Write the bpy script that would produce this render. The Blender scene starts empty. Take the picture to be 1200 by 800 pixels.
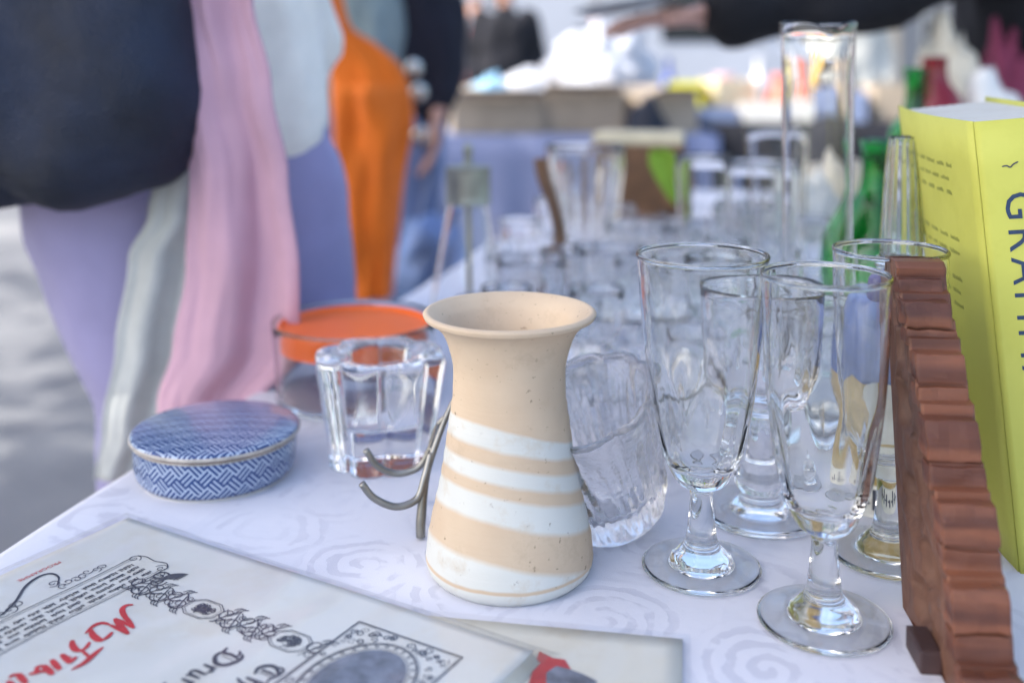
import bpy, bmesh, math, random
from mathutils import Vector, Matrix, noise
random.seed(7)
S = bpy.context.scene
COL = S.collection
R = math.radians
PI = math.pi
TZ = 0.75                       # height of the table top

# ------------------------------------------------------------------ camera
cam_d = bpy.data.cameras.new('camera')
cam = bpy.data.objects.new('camera', cam_d)
COL.objects.link(cam)
cam.location = (0, 0, 1.037)
cam.rotation_euler = (R(89), 0, 0)
cam_d.lens = 36
cam_d.sensor_width = 36
cam_d.shift_y = -0.25
cam_d.clip_start = 0.01
cam_d.clip_end = 500
cam_d.dof.use_dof = True
cam_d.dof.focus_distance = 0.575
cam_d.dof.aperture_fstop = 3.3
cam_d.dof.aperture_blades = 0
S.camera = cam

# ------------------------------------------------------------------ sky and sun
SUN_EL, SUN_AZ = R(46), math.atan2(-0.949, -0.316)      # azimuth measured from +Y towards +X
w = bpy.data.worlds.new('World')
S.world = w
w.use_nodes = True
wn, wl = w.node_tree.nodes, w.node_tree.links
bg = wn['Background']
sky = wn.new('ShaderNodeTexSky')
sky.sky_type = 'NISHITA'
sky.sun_disc = False
sky.sun_elevation = SUN_EL
sky.sun_rotation = SUN_AZ
sky.dust_density = 3.2
wl.new(sky.outputs[0], bg.inputs[0])
bg.inputs[1].default_value = 0.15
sd = bpy.data.lights.new('sun', 'SUN')
sd.energy = 2.9
sd.angle = R(0.5)
sd.color = (1.0, 0.95, 0.87)
sun = bpy.data.objects.new('sun', sd)
COL.objects.link(sun)
SUNV = Vector((math.sin(SUN_AZ) * math.cos(SUN_EL), math.cos(SUN_AZ) * math.cos(SUN_EL), math.sin(SUN_EL)))
sun.rotation_euler = SUNV.to_track_quat('Z', 'Y').to_euler()
S.view_settings.view_transform = 'Standard'
S.view_settings.look = 'None'
S.view_settings.gamma = 1
S.view_settings.exposure = 1.54
cy = S.cycles
cy.max_bounces = 24
cy.transmission_bounces = 22
cy.transparent_max_bounces = 24
cy.glossy_bounces = 8
cy.diffuse_bounces = 4
cy.sample_clamp_indirect = 6
cy.blur_glossy = 0.5
cy.use_denoising = True

# ------------------------------------------------------------------ materials
def lin(c):
    return tuple(((v / 255) / 12.92 if v / 255 <= 0.04045 else ((v / 255 + 0.055) / 1.055) ** 2.4) for v in c) + (1,)

class NT:
    def __init__(s, name):
        s.m = bpy.data.materials.new(name)
        s.m.use_nodes = True
        s.t = s.m.node_tree
        s.b = s.t.nodes['Principled BSDF']
    def n(s, typ, **kw):
        nd = s.t.nodes.new(typ)
        for k, v in kw.items():
            setattr(nd, k, v)
        return nd
    def link(s, a, b):
        s.t.links.new(a, b)
    def math(s, op, a, b=None, c=None):
        nd = s.n('ShaderNodeMath', operation=op)
        for i, v in enumerate((a, b, c)):
            if v is None: continue
            if isinstance(v, (int, float)): nd.inputs[i].default_value = v
            else: s.link(v, nd.inputs[i])
        return nd.outputs[0]
    def coord(s, which='Object'):
        return s.n('ShaderNodeTexCoord').outputs[which]
    def noise(s, scale, detail=4, rough=0.55, vec=None, dist=0):
        nd = s.n('ShaderNodeTexNoise')
        nd.inputs['Scale'].default_value = scale
        nd.inputs['Detail'].default_value = detail
        nd.inputs['Roughness'].default_value = rough
        nd.inputs['Distortion'].default_value = dist
        s.link(vec if vec is not None else s.coord(), nd.inputs['Vector'])
        return nd.outputs[0]
    def ramp(s, fac, stops, interp='LINEAR'):
        nd = s.n('ShaderNodeValToRGB')
        nd.color_ramp.interpolation = interp
        e = nd.color_ramp.elements
        while len(e) < len(stops): e.new(0.5)
        for el, (p, c) in zip(e, stops):
            el.position = p
            el.color = c if len(c) == 4 else tuple(c) + (1,)
        s.link(fac, nd.inputs[0])
        return nd.outputs[0]
    def mix(s, fac, a, b, blend='MIX'):
        nd = s.n('ShaderNodeMix', data_type='RGBA', blend_type=blend)
        if isinstance(fac, (int, float)): nd.inputs[0].default_value = fac
        else: s.link(fac, nd.inputs[0])
        for i, v in ((6, a), (7, b)):
            if isinstance(v, tuple): nd.inputs[i].default_value = v
            else: s.link(v, nd.inputs[i])
        return nd.outputs[2]
    def bump(s, h, strength=0.3, dist=0.001, normal=None):
        nd = s.n('ShaderNodeBump')
        nd.inputs['Strength'].default_value = strength
        nd.inputs['Distance'].default_value = dist
        s.link(h, nd.inputs['Height'])
        if normal is not None: s.link(normal, nd.inputs['Normal'])
        s.link(nd.outputs[0], s.b.inputs['Normal'])
        return nd.outputs[0]
    def set(s, **kw):
        for k, v in kw.items():
            i = s.b.inputs[k.replace('_', ' ')]
            if isinstance(v, (int, float, tuple)): i.default_value = v
            else: s.link(v, i)
        return s

def fabric(name, rgb, var=0.12, scale=30, bump=0.4, weave=900, rough=0.9, dist=0.004):
    t = NT(name)
    c = lin(rgb)
    d = tuple(v * (1 - var * 2) for v in c[:3]) + (1,)
    l = tuple(min(1, v * (1 + var)) for v in c[:3]) + (1,)
    t.set(Base_Color=t.ramp(t.noise(scale, 5), [(0.3, d), (0.7, l)]), Roughness=rough)
    h = t.math('ADD', t.noise(scale * 0.6, 3), t.math('MULTIPLY', t.noise(weave, 2), 0.12))
    t.bump(h, bump, dist)
    t.b.inputs['Sheen Weight'].default_value = 0.12 if sum(rgb) > 300 else 0.0
    return t.m

def plain(name, rgb, rough=0.5, metal=0, var=0.08, scale=25, bump=0.1, dist=0.001):
    t = NT(name)
    c = lin(rgb)
    d = tuple(v * (1 - var * 2) for v in c[:3]) + (1,)
    l = tuple(min(1, v * (1 + var)) for v in c[:3]) + (1,)
    nz = t.noise(scale, 5)
    t.set(Base_Color=t.ramp(nz, [(0.3, d), (0.7, l)]), Roughness=t.math('ADD', t.math('MULTIPLY', nz, 0.2), rough - 0.1), Metallic=metal)
    if bump: t.bump(t.noise(scale * 4, 3), bump, dist)
    return t.m

def glass(name, rgb=(0.994, 0.997, 0.996), rough=0.0, bump=0.15, scale=45, dist=0.0008, ior=1.4):
    t = NT(name)
    t.set(Base_Color=tuple(rgb) + (1,), Roughness=rough, IOR=ior, Transmission_Weight=1.0)
    if bump: t.bump(t.noise(scale, 2, 0.4), bump, dist)
    return t.m

M = {}
M['glass'] = glass('clear_glass')
M['glass_green'] = glass('pressed_glass', (0.984, 0.996, 0.991), 0.0, 0.22, 60)
M['glass_pink'] = glass('rosy_glass', (0.996, 0.988, 0.983), 0.0, 0.2, 50)
M['crystal'] = glass('cut_crystal', (0.993, 0.994, 0.998), 0.02, 0.35, 110, 0.0012, 1.52)
M['haze_glass'] = glass('hazy_cut_glass', (0.990, 0.991, 0.995), 0.06, 0.5, 150, 0.0014, 1.45)
M['emerald'] = glass('emerald_glass', (0.10, 0.62, 0.22), 0.02, 0.1)
M['ruby'] = plain('ruby_glaze', (120, 14, 30), 0.15)
M['steel'] = plain('dull_steel', (150, 148, 142), 0.38, 1, 0.12, 60, 0.15, 0.0005)
M['brass_grey'] = plain('tarnished_cap', (168, 166, 150), 0.5, 0.6, 0.15, 40)
M['silver'] = plain('silver_disc', (200, 205, 205), 0.25, 1)
M['skin'] = plain('skin', (196, 150, 132), 0.5, 0, 0.06, 30, 0.08)
M['hair'] = plain('dark_hair', (48, 34, 26), 0.55, 0, 0.2, 60, 0.4)
M['lilac'] = fabric('lilac_cotton', (156, 150, 188), 0.08, 9, 0.6, 700)
M['whiteknit'] = fabric('white_knit', (242, 237, 228), 0.05, 22, 0.7, 260, 0.9, 0.006)
M['navy'] = fabric('navy_nylon', (20, 34, 58), 0.3, 11, 0.9, 500, 0.55, 0.03)
M['pink'] = fabric('pink_wool', (198, 158, 174), 0.08, 10, 0.5, 500)
M['greyfleece'] = fabric('grey_fleece', (190, 192, 188), 0.07, 25, 0.5, 400)
M['black'] = fabric('black_cloth', (11, 12, 20), 0.15, 10, 0.5, 500)
M['darknavy'] = fabric('dark_coat', (20, 22, 38), 0.15, 10, 0.5, 500)
M['orangecloth'] = fabric('orange_canvas', (222, 110, 20), 0.1, 9, 0.5, 500)
M['jeans'] = fabric('faded_denim', (110, 128, 168), 0.1, 12, 0.5, 600)
M['greyteal'] = fabric('grey_jersey', (128, 146, 150), 0.08, 12, 0.4, 500)
M['shoe'] = plain('dark_leather', (40, 36, 36), 0.5)
M['orange'] = plain('orange_plastic', (255, 112, 24), 0.35, 0, 0.03, 12, 0.03)
M['paper'] = None
M['card'] = plain('brown_cardboard', (182, 166, 146), 0.85, 0, 0.07, 12, 0.15)
M['whitebag'] = plain('white_polythene', (186, 190, 200), 0.4, 0, 0.03, 8, 0.5, 0.01)
M['vanwhite'] = plain('white_van_paint', (168, 174, 186), 0.3, 0, 0.02, 3, 0)
M['rubber'] = plain('black_rubber', (24, 24, 26), 0.8)
M['darkglass'] = plain('dark_window_glass', (30, 36, 44), 0.08, 0, 0.05, 2, 0)
M['porcelainwhite'] = plain('white_porcelain', (222, 220, 214), 0.25, 0, 0.03, 20, 0.05)
M['creamcloth'] = fabric('cream_cotton', (222, 212, 190), 0.06, 16, 0.4, 500)
M['bluecloth'] = fabric('pale_blue_cloth', (142, 150, 184), 0.05, 5, 0.4, 500)
M['darkcloth'] = fabric('black_stall_cloth', (22, 24, 34), 0.2, 6, 0.5, 500)
M['wall'] = plain('pale_render', (140, 136, 130), 0.85, 0, 0.07, 1.5, 0.2, 0.01)
M['leafgreen'] = plain('lime_felt', (150, 186, 60), 0.8, 0, 0.1, 40)
M['boxwood'] = plain('brown_boxwood', (120, 86, 58), 0.55, 0, 0.2, 30)
M['creamtop'] = plain('cream_card', (226, 212, 178), 0.7)
M['yellowplastic'] = plain('yellow_plastic', (214, 208, 40), 0.4)
M['bluegrey'] = plain('blue_grey_plastic', (120, 134, 166), 0.5)

# asphalt
t = NT('asphalt')
big = t.noise(1.3, 4); fine = t.noise(160, 3)
t.set(Base_Color=t.ramp(t.math('ADD', t.math('MULTIPLY', big, 0.5), t.math('MULTIPLY', fine, 0.5)),
      [(0.3, lin((70, 72, 78))), (0.55, lin((116, 117, 120))), (0.72, lin((164, 162, 157)))]), Roughness=0.85)
t.bump(fine, 0.6, 0.006)
M['asphalt'] = t.m

# bark and leaf
t = NT('bark')
mp = t.n('ShaderNodeMapping'); mp.inputs['Scale'].default_value = (9, 9, 1.6); t.link(t.coord(), mp.inputs[0])
nz = t.noise(2.5, 6, 0.65, mp.outputs[0])
t.set(Base_Color=t.ramp(nz, [(0.3, lin((52, 42, 34))), (0.7, lin((118, 104, 88)))]), Roughness=0.9)
t.bump(nz, 0.9, 0.03)
M['bark'] = t.m
t = NT('tree_leaf')
oi = t.n('ShaderNodeNewGeometry')
t.set(Base_Color=t.ramp(oi.outputs['Random Per Island'], [(0.0, (0.035, 0.075, 0.015, 1)), (1.0, (0.09, 0.15, 0.03, 1))]), Roughness=0.5)
M['leaf'] = t.m

# stoneware of the banded vase : object coordinates, origin at its base
t = NT('banded_stoneware')
sx = t.n('ShaderNodeSeparateXYZ'); t.link(t.coord(), sx.inputs[0])
X, Y, Z = sx.outputs
wob = t.math('MULTIPLY', t.math('SUBTRACT', t.noise(28, 3), 0.5), 0.0035)
zb = t.math('ADD', t.math('ADD', t.math('ADD', Z, t.math('MULTIPLY', X, 0.20)), t.math('MULTIPLY', Y, 0.17)), wob)
zt = t.math('ADD', t.math('ADD', t.math('ADD', Z, t.math('MULTIPLY', X, 0.24)), t.math('MULTIPLY', Y, 0.2)), wob)
TAN, WHI = (0, 0, 0, 1), (1, 1, 1, 1)
k = 10.0
def st(z, c0, c1, s=0.0013): return [((z - s) * k, c0), ((z + s) * k, c1)]
stops = st(0.0139, WHI, TAN, 0.0016) + st(0.0344, TAN, WHI, 0.0014) + st(0.0483, WHI, TAN) + st(0.0555, TAN, WHI) + st(0.0642, WHI, TAN) + st(0.0728, TAN, WHI)
bands = t.ramp(t.math('MULTIPLY', zb, k), stops)
top = t.math('GREATER_THAN', zt, 0.0828)
mr = t.n('ShaderNodeMapRange'); mr.inputs[1].default_value = 0.0818; mr.inputs[2].default_value = 0.0838; mr.inputs[3].default_value = 1; mr.inputs[4].default_value = 0
t.link(zt, mr.inputs[0])
foot = t.ramp(t.math('MULTIPLY', t.math('ADD', Z, wob), 50), [(0.0078 * 50 - .02, WHI), (0.0078 * 50 + .02, TAN), (0.0097 * 50 - .02, TAN), (0.0097 * 50 + .03, WHI)])
fac = t.math('MULTIPLY', t.math('MULTIPLY', bands, mr.outputs[0]), foot)
n1 = t.noise(55, 5, 0.6); n2 = t.noise(14, 3)
tan = t.mix(n2, lin((190, 163, 134)), lin((208, 185, 158)))
tan = t.mix(t.math('MULTIPLY', n1, 0.45), tan, lin((216, 200, 174)))
smu = t.ramp(t.noise(26, 6, 0.72), [(0.56, (0, 0, 0)), (0.76, (0.35, 0.35, 0.35))])
tan = t.mix(smu, tan, lin((140, 112, 82)))
whi = t.mix(n2, lin((198, 197, 188)), lin((220, 221, 216)))
whi = t.mix(t.ramp(t.noise(40, 5, 0.7), [(0.54, (0, 0, 0)), (0.74, (0.5, 0.5, 0.5))]), whi, lin((188, 166, 132)))
col = t.mix(fac, tan, whi)
spk = t.ramp(t.noise(240, 3, 0.6), [(0.65, (0, 0, 0)), (0.71, (1, 1, 1))])
spk2 = t.math('MULTIPLY', spk, t.ramp(t.noise(30, 2), [(0.44, (0, 0, 0)), (0.56, (1, 1, 1))]))
col = t.mix(t.math('MULTIPLY', spk2, 0.6), col, lin((96, 74, 52)))
t.set(Base_Color=col, Roughness=t.math('SUBTRACT', 0.72, t.math('MULTIPLY', fac, 0.14)))
mp = t.n('ShaderNodeMapping'); mp.inputs['Scale'].default_value = (4, 4, 420); t.link(t.coord(), mp.inputs[0])
rings = t.noise(1.0, 2, 0.5, mp.outputs[0])
h = t.math('ADD', t.math('ADD', t.math('MULTIPLY', rings, 0.5), t.math('MULTIPLY', n1, 0.5)), t.math('ADD', t.math('MULTIPLY', fac, 0.5), t.math('MULTIPLY', t.noise(500, 2), 0.25)))
t.bump(h, 0.35, 0.0006)
M['stoneware'] = t.m

# blue and white interlocking fret print : UV in metres
def fret(name, unit, rot, offs=(0, 0)):
    t = NT(name)
    mp = t.n('ShaderNodeMapping'); mp.inputs['Scale'].default_value = (1 / unit,) * 3
    mp.inputs['Rotation'].default_value = (0, 0, rot); mp.inputs['Location'].default_value = (offs[0], offs[1], 0)
    t.link(t.n('ShaderNodeUVMap').outputs[0], mp.inputs[0])
    s = t.n('ShaderNodeSeparateXYZ'); t.link(mp.outputs[0], s.inputs[0])
    U, V = s.outputs[0], s.outputs[1]
    cxy = t.math('ADD', t.math('FLOOR', t.math('DIVIDE', U, 6.0)), t.math('FLOOR', t.math('DIVIDE', V, 6.0)))
    par = t.math('FLOORED_MODULO', cxy, 2.0)
    crd = t.math('ADD', t.math('MULTIPLY', U, par), t.math('MULTIPLY', V, t.math('SUBTRACT', 1.0, par)))
    oth = t.math('ADD', t.math('MULTIPLY', V, par), t.math('MULTIPLY', U, t.math('SUBTRACT', 1.0, par)))
    lines = t.math('LESS_THAN', t.math('FLOORED_MODULO', crd, 2.0), 0.80)
    fr6 = t.math('FLOORED_MODULO', oth, 6.0); cr6 = t.math('FLOORED_MODULO', crd, 6.0)
    hook = t.math('MULTIPLY', t.math('LESS_THAN', t.math('ABSOLUTE', t.math('SUBTRACT', fr6, 3.4)), .42), t.math('LESS_THAN', t.math('ABSOLUTE', t.math('SUBTRACT', cr6, 3.4)), 1.2))
    acc = lines
    n = t.noise(70, 4)
    blue = t.mix(n, lin((26, 52, 106)), lin((44, 74, 128)))
    white = t.mix(n, lin((148, 168, 198)), lin((196, 206, 220)))
    t.set(Base_Color=t.mix(acc, blue, white), Roughness=0.22)
    t.b.inputs['Coat Weight'].default_value = 0.4
    t.b.inputs['Coat Roughness'].default_value = 0.1
    t.bump(t.noise(40, 3), 0.08, 0.001)
    return t.m
M['fret'] = fret('blue_fret_porcelain', 0.00145, R(45))
M['rimbrown'] = plain('bare_rim_glaze', (190, 182, 172), 0.35, 0, 0.2, 90)
M['browncord'] = plain('brown_rim_line', (110, 78, 66), 0.5, 0, 0.2, 90)

# damask table cloth
t = NT('white_damask')
wv = t.n('ShaderNodeTexWave', wave_type='RINGS', rings_direction='SPHERICAL')
mp = t.n('ShaderNodeMapping'); t.link(t.coord(), mp.inputs[0])
vo = t.n('ShaderNodeTexVoronoi'); vo.inputs['Scale'].default_value = 14; t.link(mp.outputs[0], vo.inputs['Vector'])
sw = t.n('ShaderNodeVectorMath', operation='SUBTRACT'); t.link(mp.outputs[0], sw.inputs[0]); t.link(vo.outputs['Position'], sw.inputs[1])
dist = t.n('ShaderNodeVectorMath', operation='LENGTH'); t.link(sw.outputs[0], dist.inputs[0])
spx = t.n('ShaderNodeSeparateXYZ'); t.link(sw.outputs[0], spx.inputs[0])
ang = t.math('ARCTAN2', spx.outputs[1], spx.outputs[0])
spir = t.math('SINE', t.math('ADD', t.math('ADD', t.math('MULTIPLY', vo.outputs['Distance'], 40), ang), t.math('MULTIPLY', t.noise(24, 4), 14)))
dam = t.ramp(spir, [(0.0, (0, 0, 0)), (0.35, (1, 1, 1))])
msk = t.ramp(t.noise(7, 3), [(0.36, (0, 0, 0)), (0.5, (1, 1, 1))])
cen = t.ramp(vo.outputs['Distance'], [(0.45, (1, 1, 1)), (0.62, (0, 0, 0))])
brk = t.ramp(t.noise(42, 3, .6), [(0.44, (0, 0, 0)), (0.52, (1, 1, 1))])
dam = t.math('MULTIPLY', dam, brk)
dam = t.math('MULTIPLY', t.math('MULTIPLY', dam, msk), cen)
base = t.mix(t.noise(6, 4), lin((214, 214, 223)), lin((225, 225, 232)))
t.set(Base_Color=t.mix(t.math('MULTIPLY', dam, 0.5), base, lin((190, 190, 202))),
      Roughness=t.math('SUBTRACT', 0.82, t.math('MULTIPLY', dam, 0.28)))
weave = t.noise(1800, 1)
sc3 = t.n('ShaderNodeSeparateXYZ'); t.link(t.coord(), sc3.inputs[0])
wob2 = t.math('MULTIPLY', t.math('SUBTRACT', t.noise(9, 2), .5), .02)
xr = t.math('ADD', t.math('SUBTRACT', t.math('MULTIPLY', sc3.outputs[0], .970), t.math('MULTIPLY', sc3.outputs[1], .2425)), wob2)
yr = t.math('ADD', t.math('ADD', t.math('MULTIPLY', sc3.outputs[0], .2425), t.math('MULTIPLY', sc3.outputs[1], .970)), wob2)
def crease(v, c): return t.ramp(t.math('ABSOLUTE', t.math('SUBTRACT', v, c)), [(0, (1, 1, 1)), (.006, (.45, .45, .45)), (.02, (0, 0, 0))])
cr = t.math('ADD', t.math('ADD', crease(xr, -.02), crease(xr, -.345)), t.math('ADD', crease(yr, .565), crease(yr, .80)))
t.bump(t.math('ADD', t.math('ADD', t.math('MULTIPLY', weave, 0.4), t.math('MULTIPLY', cr, .9)), t.math('ADD', t.math('MULTIPLY', dam, -0.25), t.math('ADD', t.math('MULTIPLY', t.noise(14, 4), 2.6), t.math('MULTIPLY', t.noise(170, 3), .35)))), 0.35, 0.0012)
M['damask'] = t.m

# papers
def paper(name, a, b, yellow, rough=0.75):
    t = NT(name)
    base = t.mix(t.noise(9, 4), lin(a), lin(b))
    stain = t.ramp(t.noise(16, 5, 0.65), [(0.5, (0, 0, 0)), (0.72, (0.7, 0.7, 0.7))])
    t.set(Base_Color=t.mix(stain, base, lin(yellow)), Roughness=rough)
    t.bump(t.math('ADD', t.noise(20, 4), t.math('MULTIPLY', t.noise(900, 2), 0.15)), 0.25, 0.0015)
    return t.m
M['paper'] = paper('aged_programme_paper', (216, 215, 208), (226, 224, 215), (212, 203, 182))
M['cream'] = paper('cream_page_paper', (216, 210, 192), (226, 222, 208), (206, 190, 160))
M['pages'] = paper('page_block_edges', (186, 184, 174), (200, 198, 190), (178, 172, 158))
M['yellow'] = paper('yellow_book_cloth', (190, 192, 84), (200, 200, 94), (180, 180, 74), 0.6)
M['ink'] = plain('black_print', (72, 74, 86), 0.7, 0, 0.1, 300, 0)
M['inkblue'] = plain('blue_print', (40, 62, 92), 0.7, 0, 0.1, 300, 0)
M['inkgrey'] = plain('grey_print', (122, 126, 138), 0.7, 0, 0.25, 120, 0)
M['inkred'] = plain('red_print', (206, 62, 66), 0.7, 0, 0.1, 200, 0)
M['inkfaint'] = plain('faint_grey_print', (160, 164, 80), 0.7, 0, 0.1, 200, 0)
M['redcard'] = plain('red_printed_card', (196, 60, 64), 0.5, 0, 0.12, 60)
# clear plastic film
t = NT('clear_plastic_sleeve')
tr = t.n('ShaderNodeBsdfTransparent'); tr.inputs[0].default_value = (0.97, 0.975, 0.985, 1)
gl = t.n('ShaderNodeBsdfGlossy'); gl.inputs['Roughness'].default_value = 0.16
mx = t.n('ShaderNodeMixShader'); lw = t.n('ShaderNodeLayerWeight'); lw.inputs[0].default_value = 0.5
bp = t.n('ShaderNodeBump'); bp.inputs['Strength'].default_value = 0.28; bp.inputs['Distance'].default_value = 0.004
mp = t.n('ShaderNodeMapping'); mp.inputs['Scale'].default_value = (1, 1, 1); t.link(t.coord(), mp.inputs[0])
wv = t.n('ShaderNodeTexWave'); wv.inputs['Scale'].default_value = 7; wv.inputs['Distortion'].default_value = 7; wv.inputs['Detail'].default_value = 3; wv.inputs['Detail Scale'].default_value = 1.2
mp.inputs['Rotation'].default_value = (0, 0, R(35)); t.link(mp.outputs[0], wv.inputs[0])
t.link(wv.outputs[1], bp.inputs['Height']); t.link(bp.outputs[0], gl.inputs['Normal']); t.link(bp.outputs[0], lw.inputs['Normal'])
fc = t.math('ADD', t.math('MULTIPLY', t.math('POWER', lw.outputs[1], 4.0), 0.55), 0.06); t.link(fc, mx.inputs[0]); t.link(tr.outputs[0], mx.inputs[1]); t.link(gl.outputs[0], mx.inputs[2])
t.link(mx.outputs[0], t.t.nodes['Material Output'].inputs[0])
M['film'] = t.m

# carved wood
t = NT('carved_dark_wood')
mp = t.n('ShaderNodeMapping'); mp.inputs['Scale'].default_value = (0.16, 1, 1); t.link(t.coord(), mp.inputs[0])
g = t.noise(120, 5, 0.6, mp.outputs[0], 1.0)
b2 = t.noise(18, 3)
c = t.mix(g, lin((66, 34, 22)), lin((150, 86, 55)))
c = t.mix(t.math('MULTIPLY', b2, 0.6), c, lin((84, 46, 30)))
mp2 = t.n('ShaderNodeMapping'); mp2.inputs['Scale'].default_value = (.01, .01, 1); t.link(t.coord(), mp2.inputs[0])
blk = t.ramp(t.noise(75, 1, .4, mp2.outputs[0]), [(0.46, (0, 0, 0)), (0.54, (1, 1, 1))])
c = t.mix(blk, t.mix(0.38, c, lin((52, 30, 25))), t.mix(0.15, c, lin((176, 118, 84))))
t.set(Base_Color=c, Roughness=0.5)
t.bump(t.math('ADD', g, t.noise(300, 3)), 0.4, 0.0008)
M['wood'] = t.m
t = NT('worn_carved_face')
mp = t.n('ShaderNodeMapping'); mp.inputs['Scale'].default_value = (1, 1, 0.12); t.link(t.coord(), mp.inputs[0])
g = t.noise(140, 5, 0.6, mp.outputs[0], 1.0)
t.set(Base_Color=t.mix(g, lin((70, 42, 32)), lin((132, 94, 74))), Roughness=0.55)
t.bump(g, 0.5, 0.001)
M['woodface'] = t.m
M['woodtop'] = M['wood']
M['ebony'] = plain('dark_block_wood', (70, 50, 48), 0.5, 0, 0.25, 40, 0.2)

# ceramic pitcher colours
M['glazeblue'] = plain('blue_glaze', (84, 112, 178), 0.2, 0, 0.15, 50)
M['glazeviolet'] = plain('violet_glaze', (78, 76, 140), 0.2, 0, 0.12, 50)
M['glazeyellow'] = plain('ochre_glaze', (196, 168, 104), 0.25, 0, 0.15, 50)
M['glazewhite'] = plain('cream_glaze', (224, 220, 206), 0.2, 0, 0.05, 50)

# ------------------------------------------------------------------ helpers
TMP = bpy.data.scenes.new('workbench')       # small scene in which modifiers and text are turned into plain meshes
def baked(o):
    for c in list(o.users_collection): c.objects.unlink(o)
    TMP.collection.objects.link(o)
    vl = TMP.view_layers[0]; vl.update()
    me = bpy.data.meshes.new_from_object(o.evaluated_get(vl.depsgraph))
    TMP.collection.objects.unlink(o)
    return me

def tag(o, label=None, cat=None, group=None, kind=None):
    if label: o['label'] = label
    if cat: o['category'] = cat
    if group: o['group'] = group
    if kind: o['kind'] = kind
    return o

def empty(name, loc, label=None, cat=None, group=None, rz=0):
    o = bpy.data.objects.new(name, None)
    o.empty_display_size = 0.02
    COL.objects.link(o)
    o.location = loc
    o.rotation_euler = (0, 0, rz)
    return tag(o, label, cat, group)

def mesh_obj(name, verts, faces, mats, parent=None, smooth=True, loc=None, mi=None):
    me = bpy.data.meshes.new(name)
    me.from_pydata([tuple(v) for v in verts], [], faces)
    me.update()
    for m in (mats if isinstance(mats, (list, tuple)) else [mats]):
        me.materials.append(m)
    if mi: me.polygons.foreach_set('material_index', mi)
    if smooth: me.polygons.foreach_set('use_smooth', [True] * len(me.polygons))
    o = bpy.data.objects.new(name, me)
    COL.objects.link(o)
    if parent: o.parent = parent
    if loc: o.location = loc
    return o

def lathe(profile, seg=64, mod=None, cap=False):
    """revolve (r, z) points; r == 0 becomes a pole. mod(theta, r, z, i) -> r"""
    V, F, rows = [], [], []
    for i, (r, z) in enumerate(profile):
        if r <= 1e-6:
            rows.append([len(V)]); V.append((0, 0, z))
        else:
            row = []
            for k in range(seg):
                th = 2 * PI * k / seg
                rr = mod(th, r, z, i) if mod else r
                row.append(len(V)); V.append((rr * math.cos(th), rr * math.sin(th), z))
            rows.append(row)
    for a, b in zip(rows, rows[1:]):
        for k in range(seg):
            k2 = (k + 1) % seg
            if len(a) == 1 and len(b) == 1: break
            if len(a) == 1: F.append((a[0], b[k2], b[k]))
            elif len(b) == 1: F.append((a[k], a[k2], b[0]))
            else: F.append((a[k], a[k2], b[k2], b[k]))
    return V, F

def smoothprof(pts, n=4):
    """Catmull-Rom through profile points; a repeated point keeps a corner"""
    out = []
    P = [Vector(p) for p in pts]
    for i in range(len(P) - 1):
        p0 = P[max(i - 1, 0)]; p1 = P[i]; p2 = P[i + 1]; p3 = P[min(i + 2, len(P) - 1)]
        if (p1 - p2).length < 1e-7: continue
        for k in range(n):
            s = k / n
            q = 0.5 * ((2 * p1) + (p2 - p0) * s + (2 * p0 - 5 * p1 + 4 * p2 - p3) * s * s + (3 * p1 - p0 - 3 * p2 + p3) * s ** 3)
            out.append((max(q[0], 0), q[1]))
    out.append(tuple(P[-1]))
    return out

def tube(pts, rad, seg=10, caps=True, flat=None):
    V, F = [], []
    P = [Vector(p) for p in pts]
    n = len(P)
    up = Vector((0, 0, 1))
    prev = None
    for i, p in enumerate(P):
        d = (P[min(i + 1, n - 1)] - P[max(i - 1, 0)]).normalized()
        a = (prev if prev is not None else up)
        x = a - d * a.dot(d)
        if x.length < 1e-4: x = Vector((1, 0, 0)) - d * d.x
        x.normalize(); prev = x
        y = d.cross(x)
        r = rad[i] if isinstance(rad, (list, tuple)) else rad
        fx, fy = flat[i] if flat else (1, 1)
        for k in range(seg):
            th = 2 * PI * k / seg
            V.append(p + x * (r * fx * math.cos(th)) + y * (r * fy * math.sin(th)))
    for i in range(n - 1):
        for k in range(seg):
            k2 = (k + 1) % seg
            F.append((i * seg + k, i * seg + k2, (i + 1) * seg + k2, (i + 1) * seg + k))
    if caps:
        F.append(tuple(range(seg - 1, -1, -1)))
        F.append(tuple((n - 1) * seg + k for k in range(seg)))
    return V, F

def spline(pts, n=6):
    P = [Vector(p) for p in pts]
    out = []
    for i in range(len(P) - 1):
        p0 = P[max(i - 1, 0)]; p1 = P[i]; p2 = P[i + 1]; p3 = P[min(i + 2, len(P) - 1)]
        for k in range(n):
            s = k / n
            out.append(0.5 * ((2 * p1) + (p2 - p0) * s + (2 * p0 - 5 * p1 + 4 * p2 - p3) * s * s + (3 * p1 - p0 - 3 * p2 + p3) * s ** 3))
    out.append(P[-1])
    return out

class MB:
    def __init__(s): s.V, s.F = [], []
    def add(s, VF, mat=None):
        o = len(s.V)
        V, F = VF
        s.V += [(mat @ Vector(v)) if mat else Vector(v) for v in V]
        s.F += [tuple(i + o for i in f) for f in F]
        return s
    def build(s, name, mats, parent=None, smooth=True, loc=None):
        return mesh_obj(name, s.V, s.F, mats, parent, smooth, loc)

def boxvf(x0, x1, y0, y1, z0, z1):
    V = [(x, y, z) for z in (z0, z1) for y in (y0, y1) for x in (x0, x1)]
    F = [(0, 2, 3, 1), (4, 5, 7, 6), (0, 1, 5, 4), (2, 6, 7, 3), (0, 4, 6, 2), (1, 3, 7, 5)]
    return V, F

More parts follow.
